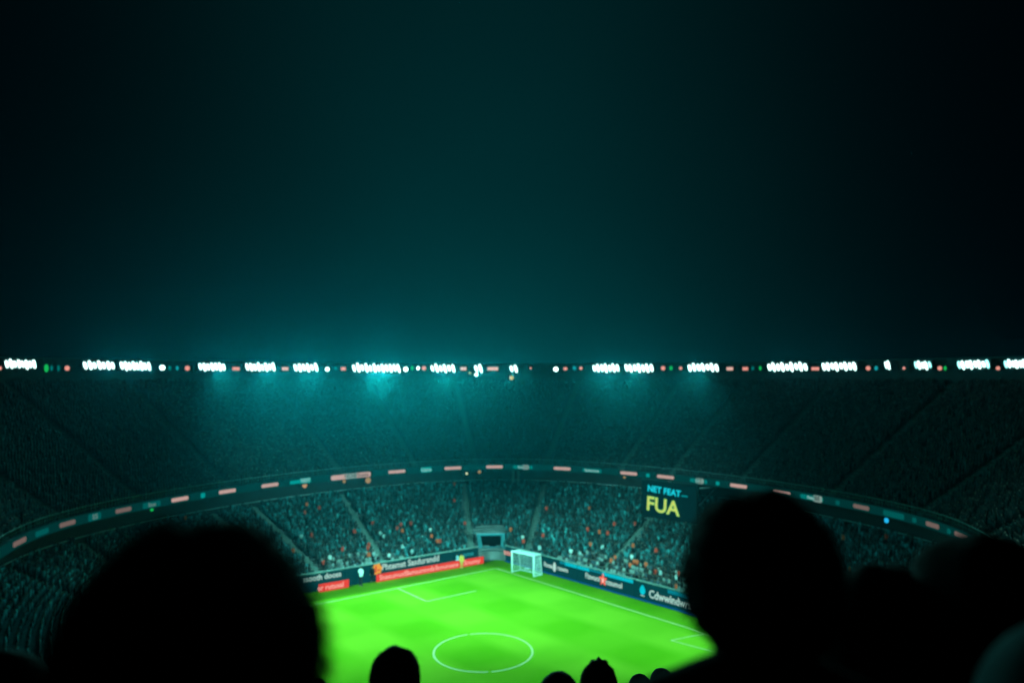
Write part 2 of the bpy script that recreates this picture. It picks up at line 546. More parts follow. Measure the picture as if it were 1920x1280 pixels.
for px in (36, 126, 231, 337, 426, 506, 744, 849, 927, 1054, 1179, 1248, 1385, 1466, 1615, 1749, 1803):
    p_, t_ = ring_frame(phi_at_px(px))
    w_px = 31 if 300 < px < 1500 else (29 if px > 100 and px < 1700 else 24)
    ribbon(px, w_px / FPX * p_.y ** 2 / abs(t_.x * p_.y - p_.x * t_.y), .72 if px != 1466 else .5, glow('pink_screen_side_fade', (1.0, .68, .60), .16) if px < 300 or px > 1500 else pink, 16.55, label='rosy white lit bar')  # outer bars: brightness falloff to the sides painted as weaker glow
ribbon(639, 5.2, 1.1, pink, 16.45, label='wide rosy lit panel')
ribbon(657, 4.4, 1.15, pale, 16.5, 'NCHE', dark_tx)
ribbon(680, 4.2, 1.15, pink, 16.5, 'Ssssss', dark_tx)
ribbon(553, 2.6, .7, teal, 16.5); ribbon(572, 2.9, 1.1, teal, 16.6, 'TEST', glow('pale_letter', (.45, .85, .75), .6))
ribbon(799, 3.0, 1.25, teal, 16.5, 'Lisru', _m['pale_letter'])
for px, s, w2 in ((980, 'Snasns', 5.4), (1110, 'Samsmsne', 5.2), (1310, 'Ssss', 4.6), (1522, 'Fsaas', 5.6)):
    d = ring(phi_at_px(px)).y
    ribbon(px, w2 * .98, .85, glow('teal_dim', (0.0, 0.36, 0.33), .46), 16.5, s, _m['pale_letter'])
ribbon(985, 1.8, 1.1, pale, 16.52, 'NS', dark_tx); ribbon(1312, 2.1, 1.15, pale, 16.52, 'EZ', dark_tx); ribbon(1533, 2.2, 1.2, pale, 16.5, 'BE', dark_tx)
tdm, pld = glow('teal_side_fade', (0.0, 0.30, 0.28), .30), glow('pale_letter_side_fade', (.45, .85, .75), .25)  # outer segments and letters, side falloff put into their weaker glow
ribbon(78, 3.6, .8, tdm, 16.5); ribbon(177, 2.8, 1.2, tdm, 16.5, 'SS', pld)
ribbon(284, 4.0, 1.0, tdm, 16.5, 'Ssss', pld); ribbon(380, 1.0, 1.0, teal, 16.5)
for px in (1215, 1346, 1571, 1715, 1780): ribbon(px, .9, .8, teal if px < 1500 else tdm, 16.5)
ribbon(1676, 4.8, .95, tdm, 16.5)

# ------------------------------------------------------------------ roof rim with floodlights
rim = thing('roof_rim', (BC.x, BC.y, 41), 'thin dark roof edge carrying the row of floodlights', 'roof edge')
RO = (BC.x, BC.y, 41)
rim_m = mat('rim_steel', (.02, .026, .03), .6, .3)
band([33.9, 36.5, 36.5, 33.9], [43.55, 43.75, 43.95, 43.75], 'top_beam', rim_m, rim, RO)
band([35.0, 35.6, 35.6, 35.0], [40.9, 40.9, 43.5, 43.5], 'rear_panel', mat('rim_panel', (.012, .02, .024), .7, var=.3, scale=.5), rim, RO)
band([33.9, 34.05, 34.05, 33.9], [40.55, 40.55, 40.7, 40.7], 'lower_chord', rim_m, rim, RO)
tr = MB()
for i in range(150):
    a0, a1 = -PHR + 2 * PHR * i / 149, -PHR + 2 * PHR * (i + 1) / 149
    p, q = ring(a0, 34.0), ring(a0, 34.9)
    f = lambda v, z: (v.x - BC.x, v.y - BC.y, z - 41)
    q2 = ring(a1, 34.9)
    tr.tube(f(q, 40.6), f(q, 43.6), .07, n=5)
    tr.tube(f(q, 40.6), f(q2, 43.6), .05, n=5)
    tr.tube(f(q, 43.6), f(q2, 43.6), .05, n=5)
tr.build('lattice', rim_m, rim)

lamp_m = glow('floodlight_glass', (0.62, 1.0, 0.93), 4.2)
lamp_dim = glow('floodlight_glass_dim', (0.30, 0.95, 0.88), 3)
house_m = mat('lamp_housing', (.03, .035, .04), .5, .4)
LZ = 42.35
def spot_light(p, parent, power, spill, tgt, size=66):
    L = bpy.data.lights.new('floodlight_beam', 'SPOT'); L.energy = power; L.color = SPOT_COL
    L.spot_size = R(size); L.spot_blend = .9; L.shadow_soft_size = 1.2
    o = bpy.data.objects.new('floodlight_beam', L); C.objects.link(o)
    o.parent = parent
    d = Vector(tgt) - p
    o.rotation_euler = d.to_track_quat('-Z', 'Y').to_euler()
    o.location = (0, 0, 0)
    if spill:
        L = bpy.data.lights.new('floodlight_spill', 'SPOT'); L.energy = spill; L.color = (0.02, .95, .92)
        L.spot_size = R(172); L.spot_blend = .9; L.shadow_soft_size = 1.0
        q = bpy.data.objects.new('floodlight_spill', L); C.objects.link(q); q.parent = parent
        inw = (Vector((LC.x, LC.y, 0)) - Vector((p.x, p.y, 0))).normalized()
        q.location = inw * 1.2
        q.rotation_euler = (inw + Vector((0, 0, .62))).to_track_quat('-Z', 'Y').to_euler()
def floodlight(ph, n, label, spread=None, dim=(), power=1.0, spill=1.0, beam=True, tgt=None, size=56):
    p, tg = ring_frame(ph, 33.2)
    t3 = Vector((tg.x, tg.y, 0)); nrm = Vector((LC.x - p.x, LC.y - p.y, 0)); nrm -= nrm.dot(t3) * t3; nrm.normalize()
    o = thing('floodlight', (p.x, p.y, LZ), label, 'floodlight', 'floodlights along the roof edge')
    W = spread
    st = W / n
    body = MB()
    body.frame_box(t3 * (-W / 2) - nrm * .62 + Vector((0, 0, -1.0)), t3 * W, nrm * .3, (0, 0, 2.0))
    body.frame_box(t3 * (-W / 2) - nrm * .95 + Vector((0, 0, 1.12)), t3 * W, nrm * .25, (0, 0, .18))
    body.build('housing', house_m, o)
    rg = random.Random(int(p.x * 10))
    hk = max(.6, min(1.0, p.y / 222)) if p.y > 100 else .8
    for i in range(n):
        c = t3 * (-W / 2 + st * (i + .5)) + nrm * (.08 * (i % 2))
        hh = 1.02 + (.16 if i % 2 else -.12) + rg.uniform(-.1, .1)
        hh *= hk * 1.12
        cz = rg.uniform(-.12, .12)
        tilt = rg.uniform(.2, .3)
        up = (Vector((0, 0, 1)) - t3 * tilt).normalized()
        l = MB().disc_solid(c + Vector((0, 0, cz)) - nrm * .3, t3 * (st * .30), up * hh, nrm * .22, 18)
        l.build('lamp', lamp_dim if i in dim else lamp_m, o)
    if beam:
        spot_light(Vector((p.x, p.y, LZ)), o, SPOT_W * power, SPILL_W * spill, tgt or (LC.x + 2 + (p.x - LC.x) * .14, LC.y - 20, 0), size)
    return o
LOFF = 33.2
banks = [  # x0, x1, lamps, spill, wording
    (8, 72, 8, .25, 'bank of eight white lamps at the far left end of the row'),
    (154, 220, 7, .4, 'left of two touching banks between the bright green and the lone white light'),
    (223, 287, 8, .5, 'right of two touching banks, just left of the lone round white light'),
    (370, 427, 7, 1.0, 'bank of white lamps right of the rosy dot, left of the first rosy bar'),
    (458, 520, 8, 1.2, 'bank of white lamps between two short rosy bars'),
    (548, 600, 6, 1.7, 'short bank of white lamps left of the widest one, with a wide glow'),
    (658, 755, 12, 2.6, 'widest and brightest bank of white lamps, with the strongest teal glow'),
    (804, 857, 6, .6, 'bank of six white lamps just right of the widest bank'),
    (886, 908, 2, .3, 'pair of white lamps with small lights hanging just below it'),
    (952, 974, 2, .6, 'isolated pair of white lamps with a tan light below it, mid row'),
    (1107, 1164, 7, .5, 'left one of the two touching banks right of the middle of the row'),
    (1167, 1228, 7, .7, 'right one of the two touching banks right of the middle of the row'),
    (1285, 1350, 7, .7, 'lone bank of seven white lamps left of two rosy bars'),
    (1434, 1516, 9, .8, 'wide bank of nine white lamps left of a rosy bar, above the large right head'),
    (1536, 1608, 8, .5, 'bank of eight white lamps just right of a rosy bar, near the right end'),
    (1655, 1671, 2, .15, 'narrow pair of white lamps standing alone near the right end'),
    (1710, 1748, 5, .15, 'short dim bank of lamps third from the right end'),
    (1790, 1857, 8, .2, 'second to last bank of lamps at the right end'),
    (1878, 1932, 7, .15, 'last bank of lamps, cut by the right edge of the view')]
for x0, x1, n, sp, lb in banks:
    ph = phi_at_px((x0 + x1) / 2, LOFF)
    pa, pb = ring(phi_at_px(x0 + 3, LOFF), LOFF), ring(phi_at_px(x1 - 3, LOFF), LOFF)
    W = (pb - pa).length
    floodlight(ph, n, lb, W, dim=(0, n - 1) if x0 > 1700 and n > 2 else (), power=n / 7 * ((1.25 if x0 < 1000 else .62) if 300 < x0 < 1400 else (.3 if 100 < x0 < 1620 else .04)), spill=sp * (1.6 if x0 < 600 else (1.0 if x0 < 800 else .5)) if 100 < x0 < 1400 else sp * .4,
               tgt=None if 300 < x0 < 1400 else (LC.x + (10 if x0 < 900 else -12), 138, 0), size=44 if 300 < x0 < 1400 else 30)
# the rest of the ring, beyond the edges of the view, lights the far stand and the pitch
for sgn in (-1, 1):
    for k in range(7):
        ph = sgn * (1.62 + .105 * k)
        o_ = floodlight(ph, 8, 'bank of eight white lamps on the %s wing of the roof edge' % ('left' if sgn < 0 else 'right'), 10.5, power=(.10 if k < 4 else WING_FAR), spill=0,
                        tgt=((LC.x + sgn * 20, LC.y + 2, 0) if k < 4 else (-2 + sgn * 8, 137, 0)), size=(44 if k < 4 else 36))

# small lights between the banks
def small_light(name, px, py, w_, h, m, label, cat='light', grp='small lights between the floodlights'):
    ph = phi_at_px(px, LOFF + .6); p, tg = ring_frame(ph, LOFF + .6); d = p.y
    z = CAM_H - (py - HY) / FPX * d
    t3 = Vector((tg.x, tg.y, 0)); nrm = Vector((LC.x - p.x, LC.y - p.y, 0)).normalized()
    o = thing(name, (p.x, p.y, z), label, cat, grp)
    W, H = w_ / FPX * d * d / abs(t3.x * d - p.x * t3.y), h / FPX * d
    MB().frame_box(t3 * (-W / 2) - nrm * .45 + Vector((0, 0, -H / 2)), t3 * W, nrm * .2, (0, 0, H)).build('housing', house_m, o)
    if w_ > 1.4 * h:
        l = MB().frame_box(t3 * (-W / 2) - nrm * .24 + Vector((0, 0, -H / 2)), t3 * W, nrm * .12, (0, 0, H))
    else:
        l = MB().disc_solid(-nrm * .24, t3 * W / 2, Vector((0, 0, H / 2)), nrm * .12)
    l.build('lamp', m, o)
    return o
wl = glow('white_lamp', (.65, 1, .92), 6)
pk = glow('rosy_lamp', (1, .38, .30), .85)
pk2 = glow('rosy_lamp_pale', (1, .58, .48), .8)
gr = glow('green_lamp', (.01, .62, .12), .7)
td = glow('teal_lamp', (0, .28, .25), .5)
cy = glow('cyan_lamp', (0.01, .45, .5), .7)
for px, py, s in ((305, 689, 9), (614, 692, 7), (761, 692, 8), (1042, 692, 8)):
    small_light('round_lamp', px, py, s, s, wl, 'small lone round white lamp, ' + {305: 'just right of the paired banks on the left', 614: 'left of the widest bank', 761: 'touching the right end of the widest bank', 1042: 'right of the middle of the row'}[px], 'lamp')
for px, w_, nm in ((443, 13, 'left of the bank with eight lamps'), (535, 12, 'left of the short glowing bank'), (644, 9, 'at the left end of the widest bank'), (869, 11, 'left of the pair with hanging lights'),
                   (924, 20, 'longest of them, between the two pairs of lamps'), (1060, 8, 'beside the round white lamp right of the middle'), (1368, 12, 'right of the lone seven lamp bank'), (1397, 10, 'left of two teal dots'), (1528, 14, 'between the two wide banks at the right')):
    small_light('bar_lamp', px, 691, w_, 6, pk2 if w_ in (20, 11, 12) else pk, 'short rosy bar light, ' + nm, 'lamp')
for px, s, nm in ((1, 7, 'at the left end of the row'), (127, 9, 'right of the green light'), (352, 9, 'left of the fourth bank'), (795, 8, 'left of the six lamp bank'), (995, 4, 'tiny, right of the isolated pair'),
                  (1089, 6, 'left of the two touching banks'), (1243, 8, 'right of the two touching banks'), (1276, 6, 'left of the lone seven lamp bank'), (1627, 8, 'right of the last bright bank'), (1694, 5, 'faint, left of the short dim bank'), (1761, 8, 'right of the short dim bank'), (1870, 7, 'faint, left of the last bank')):
    small_light('dot_lamp', px, 690, s, s, pk, 'small rosy dot light, ' + nm, 'lamp')
for px, w_, h, m, nm in ((88, 8, 15, gr, 'bright green upright light right of the first bank'), (98, 5, 10, td, 'dim teal light just right of the bright green one'), (111, 5, 11, td, 'dim teal light left of the first rosy dot'), (319, 6, 9, td, 'dim teal light right of the lone round white lamp'), (333, 5, 8, cy, 'cyan light left of the second rosy dot'),
                   (630, 5, 7, td, 'dim teal light left of the widest bank'), (773, 5, 8, gr, 'dim green light right of the widest bank'), (784, 5, 6, wl, 'tiny white light right of the widest bank'), (1077, 6, 7, cy, 'cyan dot left of the two touching banks'), (1258, 6, 8, gr, 'green light right of the two touching banks'),
                   (1411, 5, 7, td, 'dim teal dot left of the nine lamp bank'), (1425, 5, 8, gr, 'green dot touching the nine lamp bank'), (1642, 6, 8, cy, 'cyan dot left of the narrow pair'), (1771, 5, 8, gr, 'green dot right of the last rosy dot')):
    small_light('signal_lamp', px, 690, w_, h, m, nm, 'lamp')
for px, py, s, m, nm in ((881, 699, 4, glow('tan_lamp', (.75, .62, .25), .8), 'tiny tan light hanging below the left pair of lamps'), (893, 702, 6, wl, 'small white light hanging below the left pair of lamps'), (959, 708, 8, _m['tan_lamp'], 'tan light hanging below the isolated pair of lamps')):
    small_light('hanging_lamp', px, py, s, s, m, nm, 'lamp', 'lights hanging below the floodlights')
# lights under the fascia
def fascia_light(px, py, s, m, label):
    ph = phi_at_px(px, 1.2); p, tg = ring_frame(ph, 1.2); z = CAM_H - (py - HY) / FPX * p.y
    o = thing('soffit_lamp', (p.x, p.y, z), label, 'lamp', 'small lights under the ribbon')
    r_ = s / FPX * p.y / 2; nrm = Vector((LC.x - p.x, LC.y - p.y, 0)).normalized(); t3 = Vector((tg.x, tg.y, 0))
    MB().tube((0, 0, r_), (0, 0, max(15.7 - z, r_ + .05)), .05).build('stem', house_m, o)
    MB().disc_solid((0, 0, 0), t3 * r_, Vector((0, 0, r_)), nrm * .2, 14).build('lamp', m, o)
tan = glow('tan_dim', (.42, .24, .10), .8)
fascia_light(571, 909, 10, glow('orange_dim', (.62, .30, .14), .8), 'orange tan light under the ribbon, left of the wide rosy panel')
fascia_light(645, 902, 6, tan, 'dim tan light under the left part of the wide rosy panel')
fascia_light(690, 900, 11, tan, 'tan light under the right end of the wide rosy panel')
fascia_light(875, 887, 4, glow('pale_yellow', (.8, .85, .5), 1.2), 'tiny pale yellow light left of the middle of the ribbon')
fascia_light(899, 884, 6, tan, 'tan light just right of the tiny pale yellow one')
fascia_light(284, 955, 6, gr, 'green dot under the ribbon near the left')
fascia_light(1171, 894, 5, tan, 'faint tan light under the ribbon above the scoreboard')
fascia_light(1663, 975, 9, glow('blue_ring', (.02, .55, 1.0), .9), 'bright blue light under the ribbon at the right')

# ------------------------------------------------------------------ crowd (far-off masses)
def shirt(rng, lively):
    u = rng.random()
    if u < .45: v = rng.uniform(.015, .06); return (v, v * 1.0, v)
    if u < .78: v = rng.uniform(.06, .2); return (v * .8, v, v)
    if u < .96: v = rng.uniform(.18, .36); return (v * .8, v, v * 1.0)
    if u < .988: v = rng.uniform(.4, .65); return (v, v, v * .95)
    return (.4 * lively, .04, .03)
_t = (1 + 5 ** .5) / 2
ico = np.array([(-1, _t, 0), (1, _t, 0), (-1, -_t, 0), (1, -_t, 0), (0, -1, _t), (0, 1, _t), (0, -1, -_t), (0, 1, -_t), (_t, 0, -1), (_t, 0, 1), (-_t, 0, -1), (-_t, 0, 1)]) / math.sqrt(1 + _t * _t)
icof = [(0, 11, 5), (0, 5, 1), (0, 1, 7), (0, 7, 10), (0, 10, 11), (1, 5, 9), (5, 11, 4), (11, 10, 2), (10, 7, 6), (7, 1, 8), (3, 9, 4), (3, 4, 2), (3, 2, 6), (3, 6, 8), (3, 8, 9), (4, 9, 5), (2, 4, 11), (6, 2, 10), (8, 6, 7), (9, 8, 1)]
# torso (tapered, shoulders), legs block, head
tv = [(-.17, -.1, .45), (.17, -.1, .45), (.17, .12, .45), (-.17, .12, .45), (-.25, -.1, 1.3), (.25, -.1, 1.3), (.25, .1, 1.3), (-.25, .1, 1.3), (-.07, -.05, 1.45), (.07, -.05, 1.45), (.07, .05, 1.45), (-.07, .05, 1.45),
      (-.17, -.12, 0), (.17, -.12, 0), (.17, .1, 0), (-.17, .1, 0)]
tf = [(0, 1, 5, 4), (1, 2, 6, 5), (2, 3, 7, 6), (3, 0, 4, 7), (4, 5, 9, 8), (5, 6, 10, 9), (6, 7, 11, 10), (7, 4, 8, 11), (12, 13, 1, 0), (13, 14, 2, 1), (14, 15, 3, 2), (15, 12, 0, 3)]
PV = np.array(tv + [tuple(v * (.1, .11, .14) + (0, 0, 1.6)) for v in ico])
PF = [f for f in tf] + [tuple(i + 16 for i in f) for f in icof]
crowd_m = bpy.data.materials.new('crowd_clothes'); crowd_m.use_nodes = True
_a = crowd_m.node_tree.nodes.new('ShaderNodeAttribute'); _a.attribute_name = 'cloth'
crowd_m.node_tree.links.new(_a.outputs[0], crowd_m.node_tree.nodes['Principled BSDF'].inputs['Base Color'])
crowd_m.node_tree.nodes['Principled BSDF'].inputs['Roughness'].default_value = .85
def crowd(name, spots, seed, label, lively=1.0, gain=1.0):
    rng = random.Random(seed)
    n = len(spots); nv = len(PV)
    V = np.zeros((n, nv, 3)); COL = np.ones((n, nv, 4))
    for i, (x, y, z) in enumerate(spots):
        a = math.atan2(LC.x - x, -(LC.y - y)) + rng.uniform(-.4, .4)
        s = rng.uniform(.92, 1.1); zz = s * (rng.uniform(.68, .8) if rng.random() < .6 else rng.uniform(.93, 1.0))
        c_, s_ = math.cos(a), math.sin(a)
        P = PV * (s * rng.uniform(.9, 1.15), s, zz)
        V[i, :, 0] = P[:, 0] * c_ - P[:, 1] * s_ + x; V[i, :, 1] = P[:, 0] * s_ + P[:, 1] * c_ + y; V[i, :, 2] = P[:, 2] + z
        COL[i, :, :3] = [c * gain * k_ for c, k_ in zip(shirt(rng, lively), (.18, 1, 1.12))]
        COL[i, 12:16, :3] = (.03, .03, .035)
        sk = rng.choice(((.20, .13, .10), (.13, .08, .06), (.07, .045, .035), (.02, .02, .02))); COL[i, 16:, :3] = sk
    ln = [len(f) for f in PF]; lt = np.array([k for f in PF for k in f])
    nf = len(PF)
    me = bpy.data.meshes.new(name)
    me.vertices.add(n * nv); me.vertices.foreach_set('co', V.ravel())
    L = (lt[None, :] + (np.arange(n) * nv)[:, None]).ravel()
    me.loops.add(len(L)); me.loops.foreach_set('vertex_index', L)
    me.polygons.add(n * nf)
    starts = np.concatenate([[0], np.cumsum(np.tile(ln, n))[:-1]])
    me.polygons.foreach_set('loop_start', starts)
    me.update(calc_edges=True)
    at_ = me.color_attributes.new('cloth', 'FLOAT_COLOR', 'POINT'); at_.data.foreach_set('color', COL.ravel())
    me.materials.append(crowd_m)
    o = bpy.data.objects.new(name, me); C.objects.link(o)
    o['kind'] = 'stuff'; o['label'] = label
    return o
def inview(p, m=1.08):
    if p.y < 40: return False
    return abs(p.x / p.y) < .671 * m and (CAM_H - p.z) / p.y * FPX + HY < 1330
rng = random.Random(5)
low_spots, up_spots = [], []
for k in range(LROWS):
    tt = (k + .55) / LROWS; z = LZ0 + (LZ1 - LZ0) * k / LROWS
    ph = -2.4
    while ph < 2.0:
        p = low_pt(ph, tt, z)
        q = low_pt(ph + .01, tt, z)
        ds = max((q - p).length / .01, 1)
        hit = any(abs(ph - a) * ds < 1.0 for a in LOW_A)
        tun = abs(ph - TUN) * ds < 3.6 and k < 9
        if not hit and not tun and inview(p) and rng.random() < .93:
            low_spots.append((p.x + rng.uniform(-.08, .08), p.y + rng.uniform(-.08, .08), z, k))
        ph += .60 / ds * rng.uniform(.93, 1.07)
for k in range(UROWS):
    tt = (k + .55) / UROWS; z = UZ0 + (UZ1 - UZ0) * k / UROWS
    ph = -2.0
    off = .35 + UDEP * tt
    while ph < 2.0:
        p = ring(ph, off); ds = rr(ph) + off
        hit = any(abs(ph - a) * ds < 1.15 for a in UP_A)
        v = Vector((p.x, p.y, z))
        if not hit and inview(v) and rng.random() < .9: up_spots.append((p.x, p.y, z))
        ph += .64 / ds * rng.uniform(.93, 1.07)
# pull out the 290 that show largest: front rows nearest the view, and everyone in red, orange or white
def pxy(s): return (960 + FPX * s[0] / s[1], HY + FPX * (CAM_H - s[2] - 1) / s[1])
RED_PX = [(573, 947), (573, 963), (597, 955), (604, 1057), (643, 1032), (586, 1009), (550, 1034), (665, 997), (691, 1026), (690, 1030), (689, 1044), (746, 992), (752, 990), (754, 999), (700, 985), (771, 987), (810, 1009), (820, 1020), (827, 1020), (850, 914), (850, 940), (880, 988),
          (956, 997), (989, 1019), (1017, 1005), (1025, 956), (1105, 954), (1104, 996), (1108, 1023), (1126, 1002), (1139, 1003), (1153, 988), (1155, 1051), (1146, 1053), (1181, 1066), (1191, 1056), (1196, 1058), (1210, 1064), (1186, 1029), (1190, 986), (1230, 1034), (1230, 1075), (1262, 1137), (1583, 1014), (1595, 1074), (1665, 1010), (347, 978), (1273, 1080)]
WHITE_PX = [(617, 1050), (700, 1042), (728, 1045), (754, 1030), (771, 1036), (565, 1010), (1073, 1036), (1087, 1040), (1184, 1050), (1240, 1080), (1265, 1090), (1270, 1082), (1130, 1030), (980, 1010), (712, 1003), (720, 1012), (803, 998), (1010, 1030)]
XY = np.array([pxy(s) for s in low_spots])
taken = {}
for lst, kind in ((RED_PX, 'red'), (WHITE_PX, 'white')):
    for q in lst:
        d = ((XY - np.array(q)) ** 2).sum(1)
        for i in np.argsort(d):
            if int(i) not in taken: taken[int(i)] = kind; break
front = [i for i, s in enumerate(low_spots) if i not in taken and s[3] < 4 and 600 < XY[i][0] < 1300]
front.sort(key=lambda i: low_spots[i][1])
for i in front[:224]: taken[i] = 'plain'
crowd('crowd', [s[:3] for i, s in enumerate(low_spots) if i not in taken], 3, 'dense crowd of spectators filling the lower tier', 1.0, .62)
crowd('crowd', up_spots, 4, 'dim crowd of spectators filling the upper tier', .6, .07)  # clothes scaled nearly black, so their colour stands in for shade

# ------------------------------------------------------------------ people
skin_m = mat('skin', (.28, .16, .11), .55, var=.1, scale=12)
def body_mb(arms='down'):
    m = MB()
    m.ball((0, .005, 1.635), (.076, .095, .112), 20, 14)          # skull
    m.ball((0, .035, 1.575), (.056, .06, .062), 16, 10)           # jaw
    m.ball((0, .103, 1.612), (.013, .022, .024), 10, 8)           # nose
    for s in (-1, 1):
        m.ball((s * .032, .082, 1.645), (.013, .013, .011), 10, 6)  # eyes
        m.ball((s * .078, .0, 1.62), (.010, .022, .032), 10, 8)     # ears
    m.ball((0, .093, 1.572), (.022, .010, .008), 10, 6)           # mouth
    m.caps((0, -.012, 1.42), (0, .0, 1.57), .062, .056)
    m.caps((-.14, -.015, 1.415), (.14, -.015, 1.415), .062)
    for s in (-1, 1): m.caps((0, -.02, 1.47), (s * .15, -.015, 1.42), .055, .055)
    m.ball((0, 0, 1.28), (.165, .115, .19), 20, 12); m.ball((0, .0, 1.08), (.14, .10, .16), 18, 10); m.ball((0, -.01, .93), (.16, .12, .13), 18, 10)
    for s in (-1, 1):
        m.caps((s * .09, 0, .90), (s * .10, .02, .50), .085, .055); m.caps((s * .10, .02, .50), (s * .10, -.015, .09), .055, .040)
        m.caps((s * .10, -.03, .045), (s * .115, .14, .035), .038, .032)
        sh = Vector((s * .19, -.01, 1.40))
        if arms == 'down': el, wr = Vector((s * .235, -.03, 1.12)), Vector((s * .215, .07, .88))
        else: el, wr = Vector((s * .24, .04, 1.14)), Vector((s * .07, .25, 1.22))
        m.caps(sh, el, .052, .040); m.caps(el, wr, .040, .027)
        d = (wr - el).normalized(); sd = Vector((0, 1, 0)) if arms == 'down' else Vector((0, 0, 1))
        sd = (sd - d * sd.dot(d)).normalized()
        pal = wr + d * .05
        m.caps(wr, pal + d * .02, .028, .034)
        for k, (o_, ln) in enumerate(((-.029, .062), (-.010, .075), (.010, .07), (.028, .055))):
            b0 = pal + d * .035 + sd * o_
            inn = Vector((-s * .35, 0, 0)) if arms == 'down' else Vector((0, -.4, 0))
            m1 = b0 + (d + inn * .4).normalized() * ln * .55
            m.caps(b0 - d * .02, m1, .0095, .0088, 8); m.caps(m1, m1 + (d + inn * 1.6).normalized() * ln * .5, .0088, .0078, 8)
        tb = wr + d * .02 + sd * .03
        m.caps(tb, tb + (d * .5 + sd).normalized() * .035, .012, .0105, 8); m.caps(tb + (d * .5 + sd).normalized() * .035, tb + (d * .5 + sd).normalized() * .035 + d * .03, .0105, .009, 8)
    return m
def jacket_mb(arms='down', hunch=0.0):
    m = MB(); g_ = .02
    m.caps((-.145, -.02, 1.415), (.145, -.02, 1.415), .078)
    for s in (-1, 1):
        m.caps((0, -.025, 1.475 + hunch), (s * .16, -.02, 1.425 + hunch * .6), .07, .068)
        sh = Vector((s * .19, -.01, 1.40))
        if arms == 'down': el, wr = Vector((s * .235, -.03, 1.12)), Vector((s * .215, .065, .89))
        else: el, wr = Vector((s * .24, .04, 1.14)), Vector((s * .085, .235, 1.21))
        m.caps(sh, el, .075, .056); m.caps(el, wr, .056, .042)
    m.ball((0, 0, 1.28), (.19, .14, .2), 20, 12); m.ball((0, 0, 1.08), (.172, .13, .2), 20, 12); m.caps((-.06, 0, .93), (.06, 0, .93), .125)
    for k in range(12):   # collar
        a = 2 * math.pi * k / 12; b_ = 2 * math.pi * (k + 1) / 12
        f = lambda t: (math.cos(t) * .066, math.sin(t) * .07 - .012, 1.50 + hunch * .7 - .018 * math.sin(t))
        m.caps(f(a), f(b_), .018, .018, 8)
    return m
def trousers_mb():
    m = MB(); m.ball((0, -.01, .94), (.175, .135, .13), 18, 10)
    for s in (-1, 1):
        m.caps((s * .09, 0, .90), (s * .10, .02, .50), .10, .072); m.caps((s * .10, .02, .50), (s * .10, -.012, .10), .072, .062)
    return m
def shoe_mb():
    m = MB()
    for s in (-1, 1):
        m.caps((s * .10, -.035, .05), (s * .118, .15, .042), .05, .042); m.ball((s * .10, -.02, .09), (.05, .055, .05), 12, 8)
    return m
def hair_mesh(kind, seed, m, rx=.088, ry=.108, rz=.125, cz=1.655, strands=500, sl=.03, lump=.10, voxel=.006, pw=2.0, lobe=None):
    rg = random.Random(seed)
    mb = MB(); nu, nv = 36, 24; c = Vector((0, -.012, cz))
    def rad(d):
        n_ = noise.noise(d * 2.1 + Vector((seed, 0, 0))) + .55 * noise.noise(d * 4.6 + Vector((0, seed, 0)))
        k = 1 + lump * n_
        if kind == 'bumps':      # two rounded lumps either side of a dip on the crown
            k += .09 * math.exp(-((d.x + .30) ** 2) / .03) * max(0, d.z) + .10 * math.exp(-((d.x - .36) ** 2) / .05) * max(0, d.z)
        if kind == 'flat': k -= .07 * max(0, d.z) ** 6
        if kind == 'tufts':
            for tx in (-.33, .02, .36): k += .13 * math.exp(-((d.x - tx) ** 2) / .012) * max(0, d.z) ** 4
        return k
    surf = []
    def pt(d):
        k = rad(d) * (abs(d.x) ** pw + abs(d.y) ** pw + abs(d.z) ** pw) ** (-1 / pw)
        p = Vector((d.x * rx * k, d.y * ry * k, d.z * rz * k))
        # front hairline: pull the face side back
        if d.y > .35 and d.z < .45: p.y *= .62
        if d.z < -.35: p.x *= .90; p.z *= .92
        return c + p
    vs = []; 
    for j in range(nv + 1):
        th = math.pi * j / nv
        for i in range(nu):
            t = 2 * math.pi * i / nu
            d = Vector((math.sin(th) * math.cos(t), math.sin(th) * math.sin(t), math.cos(th))); vs.append(pt(d)); surf.append(d)
    fs = [(j * nu + i, (j + 1) * nu + i, (j + 1) * nu + (i + 1) % nu, j * nu + (i + 1) % nu) for j in range(nv) for i in range(nu)]
    mb.add(vs, fs)
    if lobe: mb.ball(c + Vector(lobe[:3]), lobe[3:6], 28, 18)
    for _ in range(strands):
        while True:
            d = Vector((rg.gauss(0, 1), rg.gauss(0, 1), rg.gauss(0, 1))).normalized()
            if d.z > -.55 and not (d.y > .3 and d.z < .4): break
        p = pt(d) - d * .006
        q = d + Vector((rg.uniform(-.7, .7), rg.uniform(-.7, .7), rg.uniform(-.9, .25)))
        q.normalize(); ln = sl * rg.uniform(.4, 1.25)
        mid = p + (d * .6 + q * .6) * ln * .5; end = mid + (q + Vector((0, 0, -.5))) * ln * .45
        w_ = rg.uniform(.0007, .0014)
        mb.tube(p, mid, w_, w_ * .8, 3); mb.tube(mid, end, w_ * .8, w_ * .2, 3)
    me = mb.mesh('hair', m, True)
    return me
BODY = {a: remesh(body_mb(a), 'body', skin_m, .0075, 3) for a in ('down', 'clap')}
hair_m = mat('black_hair', (.006, .005, .005), .9, spec=.04)
jm = {k: mat('jacket_' + k, c_, 1.0, var=.15, scale=20, spec=.04) for k, c_ in {'black': (.015, .015, .018), 'navy': (.012, .016, .03), 'grey': (.06, .08, .085), 'pale': (.32, .36, .38), 'brown': (.04, .028, .02)}.items()}
tm_ = mat('trousers', (.015, .017, .024), .85); sm_ = mat('shoes', (.02, .02, .02), .6)
